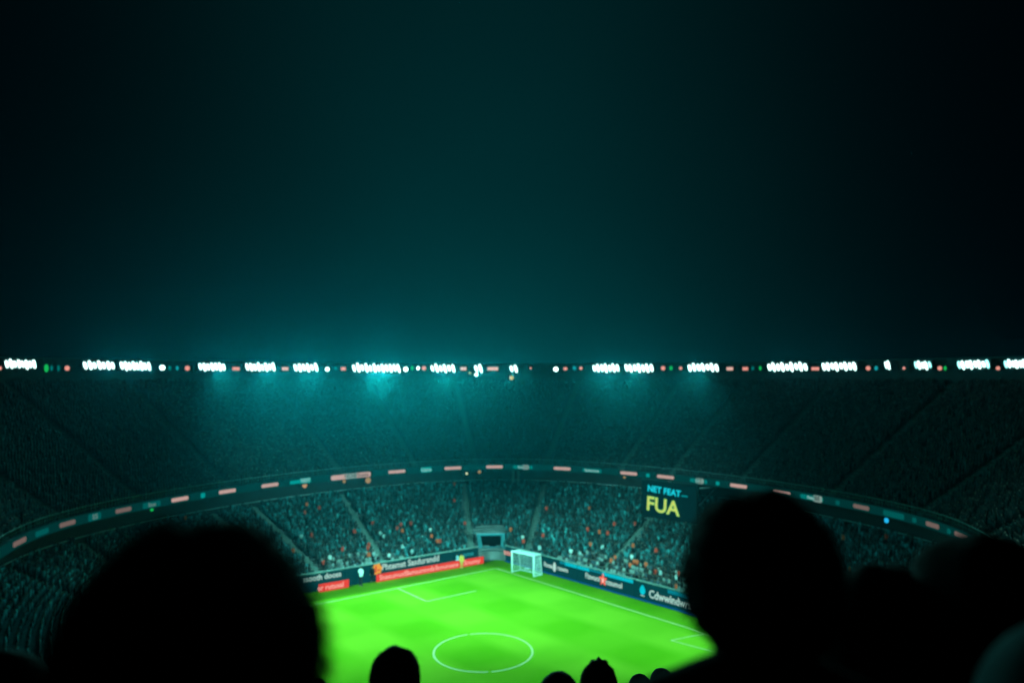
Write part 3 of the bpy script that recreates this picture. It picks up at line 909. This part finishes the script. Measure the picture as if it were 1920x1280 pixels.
JACK = {(a, h): remesh(jacket_mb(a, h), 'jacket', jm['black'], .011, 3) for a, h in (('down', 0), ('clap', 0), ('down', .05))}
TRO = remesh(trousers_mb(), 'trousers', tm_, .014, 3); SHO = remesh(shoe_mb(), 'shoes', sm_, .009, 2)
def row_floor(y): return 38.12 - .336 * round((y - .7) / .8)
def child(name, me, parent, m=None, label=None):
    o = bpy.data.objects.new(name, me); C.objects.link(o); o.parent = parent
    if m:
        o.material_slots[0].link = 'OBJECT'; o.material_slots[0].material = m
    if label: o['label'] = label
    return o
def spectator(px, top, dist, label, hair, jacket='black', arms='down', hunch=0, rz=0, hair_mat=None, head_add=.022, lean=0.0):
    p = at(px, top, dist); fl = row_floor(dist)
    row = round((dist - .7) / .8); yc = .7 + .8 * row
    o = thing('person', (p.x, dist, fl), label, 'person', 'people standing in the nearest rows', rz)
    full = hair['cz'] + hair['rz'] if hair.get('fit', True) else 1.78
    s = (p.z - fl) / (full + head_add * 0)
    o.scale = (1, 1, 1)
    wsc = (hair.pop('wscale', 1.0))
    # height is taken up by the legs and trunk; head size stays human
    o.scale = (s, s, s)
    hp = dict(hair); hp.pop('fit', None)
    if s != 0: hp['rx'] = hp['rx'] / s * wsc
    child('body', BODY[arms], o)
    j = child('jacket', JACK[(arms, hunch)], o, jm[jacket])
    child('trousers', TRO, o); child('shoes', SHO, o)
    child('hair', hair_mesh(m=hair_mat or hair_m, **hp), o)
    return o
def H(kind='plain', seed=1, rx=.086, ry=.106, rz=.122, cz=1.652, strands=500, sl=.022, lump=.07, pw=2.0, lobe=None):
    return dict(pw=pw, lobe=lobe, kind=kind, seed=seed, rx=rx, ry=ry, rz=rz, cz=cz, strands=strands, sl=sl, lump=lump)
spectator(368, 992, .66, 'person with big bushy hair, the largest dark head, left of the pitch', H('bumps', 3, .108, .12, .112, 1.655, 4500, .016, .05, lobe=(-.055, -.01, -.085, .078, .09, .085)), 'black', rz=.15)
spectator(1424, 924, .98, 'person with short hair and raised shoulders, tall dark head right of the scoreboard', H('plain', 8, .094, .112, .118, 1.66, 3500, .013, .07, pw=2.35), 'black', hunch=.05, arms='down', rz=-.1)
spectator(1660, 1057, 1.22, 'person in dark clothes just right of the tall dark head, lower than it', H('plain', 12, .100, .11, .122, 1.65, 900, .010, .05, pw=2.3), 'navy', rz=-.2, hunch=.05)
spectator(1846, 1004, 1.12, 'person with a broad dark head at the right edge of the view', H('plain', 15, .098, .11, .122, 1.65, 900, .010, .05, pw=2.5), 'black', rz=.1, hunch=.05)
spectator(4, 1216, 1.36, 'person whose dark head is cut by the lower left corner of the view', H('plain', 18, .086, .106, .122, 1.652, 600, .009, .03), 'grey')
spectator(741, 1207, 2.44, 'person with a flat topped dark head, left of the centre circle', H('flat', 21, .082, .106, .122, 1.652, 900, .011, .05), 'brown', arms='clap')
spectator(1048, 1257, 2.95, 'person whose low round head is left of the one with tufted hair', H('plain', 24, .086, .106, .12, 1.652, 700, .008, .03), 'navy')
spectator(1122, 1237, 3.25, 'person with tufted spiky hair, below the right end of the centre circle', H('tufts', 28, .080, .10, .118, 1.648, 1000, .014, .06), 'black', arms='clap')
spectator(1200, 1262, 5.1, 'person with a small round head right of the tufted one', H('plain', 31, .084, .104, .12, 1.652, 400, .008, .03), 'grey')
spectator(1241, 1251, 5.0, 'person with a small head touching the shoulder of the tall dark figure', H('plain', 35, .084, .104, .12, 1.652, 400, .008, .03), 'black', arms='clap')
spectator(597, 1271, 6.9, 'person with the smallest head, peeking out beside the big bushy hair', H('plain', 38, .084, .104, .12, 1.652, 300, .008, .03), 'navy')
# hooded person at the lower right corner
def hooded(px, top, dist, label):
    p = at(px, top, dist); fl = row_floor(dist); s = (p.z - fl) / 1.80
    o = thing('person', (p.x, dist, fl), label, 'person', 'people standing in the nearest rows')
    o.scale = (s, s, s)
    child('body', BODY['down'], o); child('jacket', JACK[('down', .05)], o, jm['grey']); child('trousers', TRO, o); child('shoes', SHO, o)
    mb = MB(); mb.ball((0, -.03, 1.655), (.115, .13, .145), 24, 16); mb.ball((0, -.08, 1.56), (.10, .09, .11), 20, 12)
    mb.caps((-.07, -.06, 1.48), (.07, -.06, 1.48), .06)
    me = remesh(mb, 'hood', jm['grey'], .01, 4)
    # open the hood at the face
    bm = bmesh.new(); bm.from_mesh(me)
    bmesh.ops.delete(bm, geom=[v for v in bm.verts if v.co.y > .055 and (v.co.x / .078) ** 2 + ((v.co.z - 1.63) / .115) ** 2 < 1], context='VERTS')
    bm.to_mesh(me); bm.free()
    child('hood', me, o)
hooded(1995, 1150, .86, 'person in a grey hooded jacket at the lower right corner of the view')

# far people: one light mesh set, shared
def far_set(arms):
    b_ = remesh(body_mb(arms), 'body', skin_m, .028, 1)
    j_ = remesh(jacket_mb(arms), 'shirt', jm['pale'], .030, 1)
    t_ = remesh(trousers_mb(), 'trousers', tm_, .034, 1)
    mb = MB().ball((0, -.012, 1.665), (.085, .10, .105), 12, 8)
    return b_, j_, t_, mb.mesh('hair', hair_m, True)
FAR = {a: far_set(a) for a in ('down', 'clap')}
cloths = {'red': [mat('red_shirt', (.75, .05, .03), .8), mat('orange_shirt', (.85, .10, .035), .8)], 'white': [mat('white_shirt', (.6, .62, .6), .8), mat('light_shirt', (.36, .42, .42), .8)],
          'plain': [mat('plain_shirt_%d' % i, c_, .85) for i, c_ in enumerate(((.03, .03, .035), (.10, .12, .13), (.25, .28, .28), (.05, .09, .12), (.02, .05, .05), (.28, .32, .30), (.015, .015, .015)))]}
for mm in cloths['red']:      # a vivid team shirt: the cloth is fluorescent, lit only by the floodlights
    pass
def far_person(loc, rz, shirt_m, label, grp, arms, scale=1.0, hair=True, shirt_name='shirt', trous=None):
    o = thing('person', loc, label, 'person', grp, rz); o.scale = (scale,) * 3
    b_, j_, t_, h_ = FAR[arms]
    child('body', b_, o); child(shirt_name, j_, o, shirt_m); child('trousers', t_, o, trous)
    if hair: child('hair', h_, o)
    return o
rng = random.Random(77)
ORD = ['front', 'second', 'third', 'fourth', 'fifth', 'sixth', 'seventh', 'eighth', 'ninth', 'tenth', 'eleventh', 'twelfth', 'thirteenth', 'fourteenth', 'fifteenth']
def where(px, py, k):
    for lim, s_ in ((600, 'behind the bushy head'), (640, 'above the short red strip'), (680, 'above the person in white'), (720, 'above the orange emblem'), (770, 'above the large lettering'), (820, 'right of the large lettering'), (870, 'above the person in yellow'), (900, 'left of the tunnel'),
                    (960, 'right of the tunnel'), (1010, 'above the goal'), (1060, 'right of the goal'), (1110, 'above the first cyan strip'), (1160, 'above the red star'), (1210, 'above the cyan drop'), (1300, 'below the scoreboard'), (9999, 'right of the tall head')):
        if px < lim: break
    return s_, (ORD[k] + ' row' if k < 15 else 'upper rows')
PLAIN = ['black', 'slate', 'pale grey', 'dark blue', 'dark green', 'cream', 'jet black']
for i, kd in taken.items():
    x, y, z, k = low_spots[i]; px, py = XY[i]
    s_, h_ = where(px, py, k)
    a = math.atan2(-(LC.x - x), (LC.y - y)) + rng.uniform(-.3, .3)
    ci = rng.randrange(len(cloths[kd]))
    cn = {'red': ['red', 'orange'], 'white': ['white', 'light grey'], 'plain': PLAIN}[kd][ci]
    lb = 'spectator in %s top, %s of the lower tier, %s' % (cn, h_, s_)
    o = far_person((x, y, z), a, cloths[kd][ci], lb, {'red': 'spectators in red shirts', 'white': 'spectators in white shirts', 'plain': 'spectators in the front rows'}[kd], rng.choice(('down', 'clap')),
                   rng.uniform(1.0, 1.1) * (1.22 if kd == 'red' else (1.2 if kd == 'white' else 1.0)))

# ------------------------------------------------------------------ boards around the pitch
red_m = glow('red_screen', (.80, .045, .03), 1.0)
letter_m = glow('white_letters', (.50, .85, .74), .85)
rose_letter = glow('rosy_letters', (1.0, .42, .34), .95)
cyan_m = glow('cyan_strip', (.0, .52, .62), .9)
cyan_d = glow('cyan_strip_dim', (.0, .28, .36), .7)
board_m = glow('dark_screen', (.0, .055, .062), .8)
top_m = mat('board_rail', (.20, .25, .24), .9, spec=.05)
def board(p0, p1, z0, z1, face_m, label, cat='advertising board', texts=(), extras=(), rail=True, grp='advertising boards round the pitch', thick=.25):
    """p0 -> p1 runs left to right as seen from the pitch"""
    d = (p1 - p0); L = d.length
    o = frame_thing('advertising_board', (p0.x, p0.y, 0), d, label, cat, grp)
    MB().box(0, 0, z0, L, thick, z1).build('panel', face_m, o)
    if rail: MB().box(0, -.06, z1 + .02, L, .2, z1 + .24).build('top_rail', top_m, o)
    for k in range(int(L / 4) + 1): pass
    bk = MB()
    for k in range(max(2, int(L / 4))): 
        x = .3 + (L - .6) * k / max(1, int(L / 4) - 1 if int(L / 4) > 1 else 1)
        bk.box(x - .05, thick + .01, .0, x + .05, thick + .12, z1 - .1)
    bk.build('support_posts', steel, o)
    for (s, x, z, size, m, sq) in texts:
        text('lettering', s, size, m, o, (x, -.03, z), (R(90), 0, 0), sq, .02 * size)
    for e in extras: e(o)
    return o
def lx(p0, p1, px):
    """distance along a wall line (2-D) of the point seen in picture column px"""
    d = (p1 - p0).normalized(); m_ = (px - 960) / FPX
    return (m_ * p0.y - p0.x) / (d.x - m_ * d.y)
LW0, LW1 = FC + E1 * 70, FC          # left wall, left to right
dL = (LW1 - LW0).normalized()
nL = Vector((dL.y, -dL.x))           # towards the pitch
def seg(px0, px1, off=0.0):
    a = LW0 + dL * lx(LW0, LW1, px0) + nL * off; b_ = LW0 + dL * lx(LW0, LW1, px1) + nL * off
    return a, b_
# dark wall boards, left side
def wall(px0, px1, label, items=(), z1=3.35, off=0.0, extras=()):
    a, b_ = seg(px0, px1, off)
    tx = [(s, lx(a, b_, px), z, size, m, sq) for (s, px, z, size, m, sq) in items]
    return board(a, b_, .05, z1, board_m, label, texts=tx, extras=[(lambda o, f=f, a=a, b_=b_: f(o, a, b_)) for f in extras])
wall(330, 520, 'dark board along the left side of the pitch, hidden behind the bushy head')
wall(521, 646, 'dark board above the left red strip, with pale lettering near the bushy head', [('ssooth dooss', 604, 2.55, 1.5, letter_m, .95)])
wall(647, 700, 'plain dark board without lettering behind the two standing people')
def emblem(o, a, b_):
    x = lx(a, b_, 707)
    mb = MB(); pts_ = []
    for i in range(24):
        t_ = 2 * math.pi * i / 24; r_ = 1.12 if (i // 2) % 2 == 0 else .92
        pts_.append((x + r_ * math.cos(t_) * 1.0, r_ * math.sin(t_) + 2.35))
    mb.add([(x_, -.12, z_) for x_, z_ in pts_] + [(x_, -.02, z_) for x_, z_ in pts_], [tuple(range(24)), tuple(range(47, 23, -1))] + [(i, (i + 1) % 24, 24 + (i + 1) % 24, 24 + i) for i in range(24)])
    e = mb.build('emblem', glow('orange_emblem', (.95, .42, .05), .85), o)
    MB().box(x - .5, -.17, 1.7, x - .15, -.125, 3.0).build('emblem_mark', glow('emblem_mark', (.85, .10, .03), .8), e)
    MB().box(x + .05, -.17, 1.9, x + .5, -.125, 2.3).build('emblem_mark', _m['emblem_mark'], e)
wall(701, 850, 'long dark board with large pale lettering and an orange emblem', [('Phtemst Sasdursndd', 771, 2.45, 1.75, letter_m, .92)], extras=[emblem])
wall(851, 897, 'short dark board with a small cyan word, left of the tunnel', [('soms', 876, 2.3, 1.2, glow('cyan_letters', (.02, .4, .42), .8), 1.3)])
# red strips standing in front of the dark boards
def red(px0, px1, label, items):
    a, b_ = seg(px0, px1, 1.0)
    tx = [(s, lx(a, b_, px), .78, size, m, sq) for (s, px, size, m, sq) in items]
    return board(a, b_, .05, 1.5, red_m, label, texts=tx, rail=False, grp='red advertising strips', thick=.18)
red(594, 650, 'short red advertising strip beside the bushy head', [('er rutusal', 620, 1.35, rose_letter, 1.0)])
red(702, 764, 'red advertising strip below the orange emblem', [('Snaeumusl', 736, 1.35, rose_letter, 1.0)])
red(765, 818, 'red advertising strip below the end of the large pale lettering', [('Bamsumngds', 788, 1.35, rose_letter, .95)])
red(819, 862, 'red advertising strip just left of the person in yellow', [('Bsmumssne', 838, 1.25, rose_letter, .95)])
red(863, 902, 'red advertising strip right of the person in yellow, nearest the tunnel', [('Snumy', 885, 1.3, rose_letter, 1.2)])

# right side
RW0, RW1 = FC + E2 * 2.0, FC + E2 * 80
dR = (RW1 - RW0).normalized(); nR = Vector((dR.y, -dR.x)) if False else Vector((-abs(dR.y), -dR.x))
def segr(px0, px1, off=0.0):
    return RW0 + dR * lx(RW0, RW1, px0) + nR * off, RW0 + dR * lx(RW0, RW1, px1) + nR * off
def rwall(px0, px1, label, items=(), strips=(), extras=(), z1=3.35):
    a, b_ = segr(px0, px1)
    tx = [(s, lx(a, b_, px), z, size, m, sq) for (s, px, z, size, m, sq) in items]
    def st(o):
        for p0, p1, z0_, z1_, m in strips:
            MB().box(lx(a, b_, p0), -.05, z0_, lx(a, b_, p1), -.004, z1_).build('light_strip', m, o)
        MB().box(0, -.12, .03, (b_ - a).length, -.01, .30).build('foot_strip', glow('foot_strip', (0, .10, .30), .7), o)
    return board(a, b_, .05, z1, board_m, label, texts=tx, extras=[st] + [(lambda o, f=f: f(o, a, b_)) for f in extras])
rwall(948, 1012, 'dark board behind the goal with a pale rosy word', [('SSSS', 953, 1.9, 1.1, rose_letter, 1.5)])
def knot(o, a, b_):
    x = lx(a, b_, 1040)
    MB().disc_solid((x, -.03, 1.75), (.42, 0, 0), (0, 0, .95), (0, -.06, 0)).build('emblem', letter_m, o)
rwall(1013, 1082, 'dark board just right of the goal with pale lettering around an oval', [('Rneau', 1029, 1.75, 1.35, letter_m, .85), ('rzssens', 1055, 1.75, 1.25, letter_m, .85)], [(1050, 1060, 2.75, 3.3, cyan_d), (1060, 1082, 2.65, 3.3, cyan_m)], [knot])
def star(o, a, b_):
    x = lx(a, b_, 1131); pts_ = []
    for i in range(10):
        t_ = math.pi / 2 + 2 * math.pi * i / 10; r_ = 1.15 if i % 2 == 0 else .55
        pts_.append((x + r_ * math.cos(t_) * .9, 1.85 + r_ * math.sin(t_) * 1.1))
    s_ = MB().add([(x_, -.10, z_) for x_, z_ in pts_] + [(x_, -.03, z_) for x_, z_ in pts_], [tuple(range(9, -1, -1)), tuple(range(10, 20))] + [(i, (i + 1) % 10, 10 + (i + 1) % 10, 10 + i) for i in range(10)]).build('star_emblem', glow('star_red', (1, .16, .10), .95), o)
    MB().box(x - .18, -.14, 1.4, x + .2, -.105, 2.1).build('star_centre', glow('star_pale', (1, .7, .6), .9), s_)
rwall(1083, 1190, 'dark board with pale lettering around a red star', [('Fizwum', 1111, 1.75, 1.45, letter_m, .85), ('nzsumol', 1151, 1.6, 1.45, letter_m, .85)], [(1083, 1105, 2.65, 3.3, cyan_m), (1106, 1128, 2.85, 3.25, cyan_d), (1129, 1187, 2.65, 3.3, cyan_m)], [star])
def drop(o, a, b_):
    x = lx(a, b_, 1205); pts_ = []
    for i in range(20):
        t_ = 2 * math.pi * i / 20; z_ = math.cos(t_)
        pts_.append((x + .62 * math.sin(t_) * (1 - .35 * max(0, z_)), 1.95 + z_ * .85))
    MB().add([(x_, -.08, z_) for x_, z_ in pts_] + [(x_, -.02, z_) for x_, z_ in pts_], [tuple(range(20)), tuple(range(39, 19, -1))] + [(i, (i + 1) % 20, 20 + (i + 1) % 20, 20 + i) for i in range(20)]).build('drop_emblem', glow('cyan_bright', (0, .62, .72), .9), o)
    MB().box(x - .5, -.06, .88, x + .5, -.02, 1.0).build('emblem_underline', letter_m, o)
rwall(1191, 1420, 'dark board with a cyan drop and large pale lettering beside the tall head', [('Cdwwindwrsatl', 1264, 1.55, 1.95, letter_m, .88)], [(1252, 1304, 2.6, 3.25, cyan_d)], [drop])

# ------------------------------------------------------------------ tunnel in the corner
tz = thing('tunnel_entrance', (-4.2, 167.3, 0), 'teal framed tunnel mouth with an open gate, in the corner between the boards', 'tunnel', rz=.05)
tun_m = mat('tunnel_paint', (.03, .16, .19), .6, var=.15, scale=.8)
tun_l = mat('tunnel_beam', (.03, .20, .26), .6)
TW = [(-3.0, -2.1, -3.5), (2.6, 1.7, 2.7)]
for xo, xi, xt in TW:      # splayed side walls
    sg = 1 if xo > 0 else -1
    vs = [(xo, 0, 0), (xi, 0, 0), (xi, 0, 1.7), (xo, 0, 1.9), (xt, 1.4, 4.85), (xt - sg * .8, 1.4, 4.85), (xo, 1.4, 0), (xi, 1.4, 0)]
    fs = [(0, 1, 2, 3), (3, 2, 5, 4), (1, 7, 5, 2), (0, 3, 4, 6), (6, 4, 5, 7), (0, 6, 7, 1)]
    MB().add(vs, fs if sg < 0 else [f[::-1] for f in fs]).build('side_wall', tun_m, tz)
MB().box(-3.5, 1.0, 4.86, 2.7, 1.7, 5.25).build('top_beam', tun_l, tz)
MB().box(-2.9, 1.42, 0, 2.1, 1.6, 4.85).build('shade_slab', mat('tunnel_shade', (.004, .005, .006), .9, spec=0), tz)  # solid near-black slab painted as the unlit inside of the tunnel
gt = MB()
for x in (-1.9, -1.2, -.3, .5, 1.3): gt.box(x - .09, .9, .5, x + .09, 1.05, 2.3)
gt.box(-2.0, .9, 2.31, 1.6, 1.06, 2.45)
gt.build('gate', tun_l, tz)
MB().box(-1.9, .1, 0.02, 1.6, .8, .45).build('step', mat('pale_step', (.16, .22, .20), .8), tz)

# ------------------------------------------------------------------ goal
g0, g1 = gp(960, 1072), gp(1000.5, 1081)
dg = Vector((g1.x - g0.x, g1.y - g0.y)); Lg = dg.length; dg.normalize()
gb = Vector((1.75, 1.7)); GH = 4.25
goal = frame_thing('football_goal', (g0.x, g0.y, 0), dg, 'white goal with net standing in the corner in front of the dark boards', 'goal')
gbl = Vector((gb.dot(dg), gb.dot(Vector((-dg.y, dg.x)))))
pw = .14
fr = MB()
fr.tube((0, 0, 0), (0, 0, GH), pw, n=10); fr.tube((Lg, 0, 0), (Lg, 0, GH), pw, n=10); fr.tube((-pw, 0, GH), (Lg + pw, 0, GH), pw * 1.25, n=10)
fr.build('goal_frame', glow('goal_white', (.0, .0, .0), 0.0) if False else mat('goal_paint', (.85, .85, .85), .4), goal, smooth=True)
bk = MB()
for x in (0, Lg):
    bk.tube((x, 0, GH), (x + gbl.x * .8, gbl.y * .8, GH), .06, n=6); bk.tube((x + gbl.x * .8, gbl.y * .8, GH), (x + gbl.x, gbl.y, .05), .06, n=6); bk.tube((x, 0, .06), (x + gbl.x, gbl.y, .06), .08, n=6)
bk.tube((gbl.x, gbl.y, .06), (Lg + gbl.x, gbl.y, .06), .08, n=6); bk.tube((gbl.x * .8, gbl.y * .8, GH), (Lg + gbl.x * .8, gbl.y * .8, GH), .06, n=6)
bk.build('net_support', _m['goal_paint'], goal)
net = MB()
def netpanel(a, b_, c_, d_, nu, nv, r_=.014):
    a, b_, c_, d_ = map(Vector, (a, b_, c_, d_))
    for i in range(nu + 1): net.tube(a.lerp(b_, i / nu), d_.lerp(c_, i / nu), r_, n=3)
    for j in range(nv + 1): net.tube(a.lerp(d_, j / nv), b_.lerp(c_, j / nv), r_, n=3)
T8 = Vector((gbl.x * .8, gbl.y * .8, GH)); Bk = Vector((gbl.x, gbl.y, .06)); X = Vector((Lg, 0, 0))
netpanel(Bk, Bk + X, T8 + X, T8, 26, 22); netpanel((0, 0, .06), Bk, T8, (0, 0, GH), 12, 22); netpanel(X + Vector((0, 0, .06)), X + Bk, X + T8, X + Vector((0, 0, GH)), 12, 22); netpanel((0, 0, GH), X + Vector((0, 0, GH)), X + T8, T8, 26, 10)
net.build('net', mat('net_cord', (.75, .8, .8), .7), goal)

# ball-like bag in the goal mouth
bag = MB(); bag.ball((0, 0, .14), (.55, .22, .15), 16, 8)
o = bag.build('kit_bag', white_m, None, True); q = gp(986, 1066); o.location = (q.x + .2, q.y - .2, .0)
tag(o, 'small white bag lying on the grass inside the goal', 'bag')

# ------------------------------------------------------------------ pitch-side people
def side(px, foot, h_px, shirt_m, trous, label, arms='down', rz=0.0, shirt_scale=1.0):
    p = gp(px, foot); h = h_px / FPX * p.y
    o = far_person((p.x, p.y, 0.03), rz, shirt_m, label, 'people standing beside the pitch', arms, h / 1.78, True, 'shirt' , trous)
    return o
side(677, 1098, 37, mat('steward_white', (.85, .88, .85), .7), tm_, 'person in a white top and dark trousers at the edge of the grass', 'clap', R(150))
side(698, 1091, 31, jm['black'], tm_, 'person in dark clothes right of the one in the white top', 'down', R(170))
side(865.5, 1066, 29, mat('yellow_bib', (.95, .42, .06), .7), mat('yellow_trousers', (.8, .34, .06), .7), 'person in a yellow outfit in front of the red strip near the tunnel', 'down', R(190))
side(856.5, 1062, 24, mat('pale_blue_top', (.3, .6, .7), .7), tm_, 'person in a pale blue top just left of the one in yellow', 'down', R(180))

# ------------------------------------------------------------------ scoreboard
sb_c = at(1254, 939, 163); PSI = R(-44)
sbt = thing('scoreboard', sb_c, 'dark screen hanging under the ribbon, with yellow FUA lettering below cyan lettering', 'scoreboard', rz=PSI)
SW, SH_ = 13.6, 7.9
MB().box(-SW / 2, 0, -SH_ / 2, SW / 2, .7, SH_ / 2).build('cabinet', mat('cabinet', (.01, .02, .024), .9, spec=0), sbt)
MB().box(-SW / 2 + .25, -.05, -SH_ / 2 + .25, SW / 2 - .25, -.004, SH_ / 2 - .25).build('screen', glow('score_screen', (0.0, .020, .024), .7), sbt)
fr = MB()
for b_ in ((-SW / 2 - .12, -SW / 2, -SH_ / 2 - .12, SH_ / 2 + .12), (SW / 2, SW / 2 + .12, -SH_ / 2 - .12, SH_ / 2 + .12)): fr.box(b_[0], -.12, b_[2], b_[1], .6, b_[3])
fr.box(-SW / 2, -.12, SH_ / 2, SW / 2, .6, SH_ / 2 + .12); fr.box(-SW / 2, -.12, -SH_ / 2 - .12, SW / 2, .6, -SH_ / 2)
fr.build('frame', mat('score_frame', (.012, .03, .034), .9, spec=0), sbt)
cyt = glow('cyan_text', (.01, .66, .78), 1.0); yl = glow('yellow_text', (.34, .80, .17), 1.0); yl2 = glow('yellow_core', (.9, .72, .12), .8)
text('cyan_lettering', 'NET FEAT', 1.85, cyt, sbt, (-1.2, -.08, 2.0), (R(90), R(3), 0), 1.02, .05)
MB().box(3.1, -.09, 1.35, 4.6, -.055, 1.62).build('cyan_dash', glow('cyan_dash', (0, .35, .38), .8), sbt)
text('yellow_lettering', 'FUA', 4.3, yl, sbt, (-1.55, -.08, -1.35), (R(90), R(3), 0), 1.05, .10)
text('yellow_outline', 'FUA', 4.3, yl2, sbt, (-1.55, -.13, -1.35), (R(90), R(3), 0), 1.05, -.09)
hg = MB()      # hangers up to the soffit and back to the fascia
inv = Matrix.Rotation(-PSI, 3, 'Z')
for x in (-5, 5):
    wp = Vector((x, .35, SH_ / 2))
    hw = Matrix.Rotation(PSI, 3, 'Z') @ wp + sb_c
    ph = math.atan2(hw.x - BC.x, hw.y - BC.y); f_ = ring(ph, .1)
    tgt = inv @ (Vector((f_.x, f_.y, 15.6)) - sb_c)
    hg.tube(wp + Vector((0, 0, -1.0)), tgt, .16, n=8); hg.tube(wp + Vector((0, 0, -SH_ * .8)), tgt, .10, n=8)
hg.build('hanger_arms', steel, sbt)

# ------------------------------------------------------------------ the terrace the nearest people stand on
ns = thing('near_terrace', (0, 0, 26), 'dark concrete steps under the nearest people', 'terrace')
mb = MB()
for r_ in range(-3, 38):
    yc = .7 + .8 * r_; z = 38.12 - .336 * r_ - 26
    mb.box(-24, yc - .4, z - .75 if r_ < 37 else z - 6, 24, yc + .4, z)
mb.build('steps', dark_conc, ns)
MB().box(-24, 30.72, -1.6 + .0, 24, 31.0, 1.1).build('parapet', concrete, ns)

# ------------------------------------------------------------------ night haze
hz = MB().box(-175, -60, -1, 175, 245, 66)
hm = bpy.data.materials.new('haze'); hm.use_nodes = True
t = hm.node_tree; t.nodes.clear()
pv = t.nodes.new('ShaderNodeVolumePrincipled'); pv.inputs['Color'].default_value = (.02, .78, 1.0, 1); pv.inputs['Density'].default_value = HAZE_DENSITY
pv.inputs['Anisotropy'].default_value = .85
out = t.nodes.new('ShaderNodeOutputMaterial'); t.links.new(pv.outputs[0], out.inputs['Volume'])
hm.cycles.homogeneous_volume = True
o = hz.build('haze', hm); tag(o, kind='stuff', label='thin night haze filling the stadium bowl')
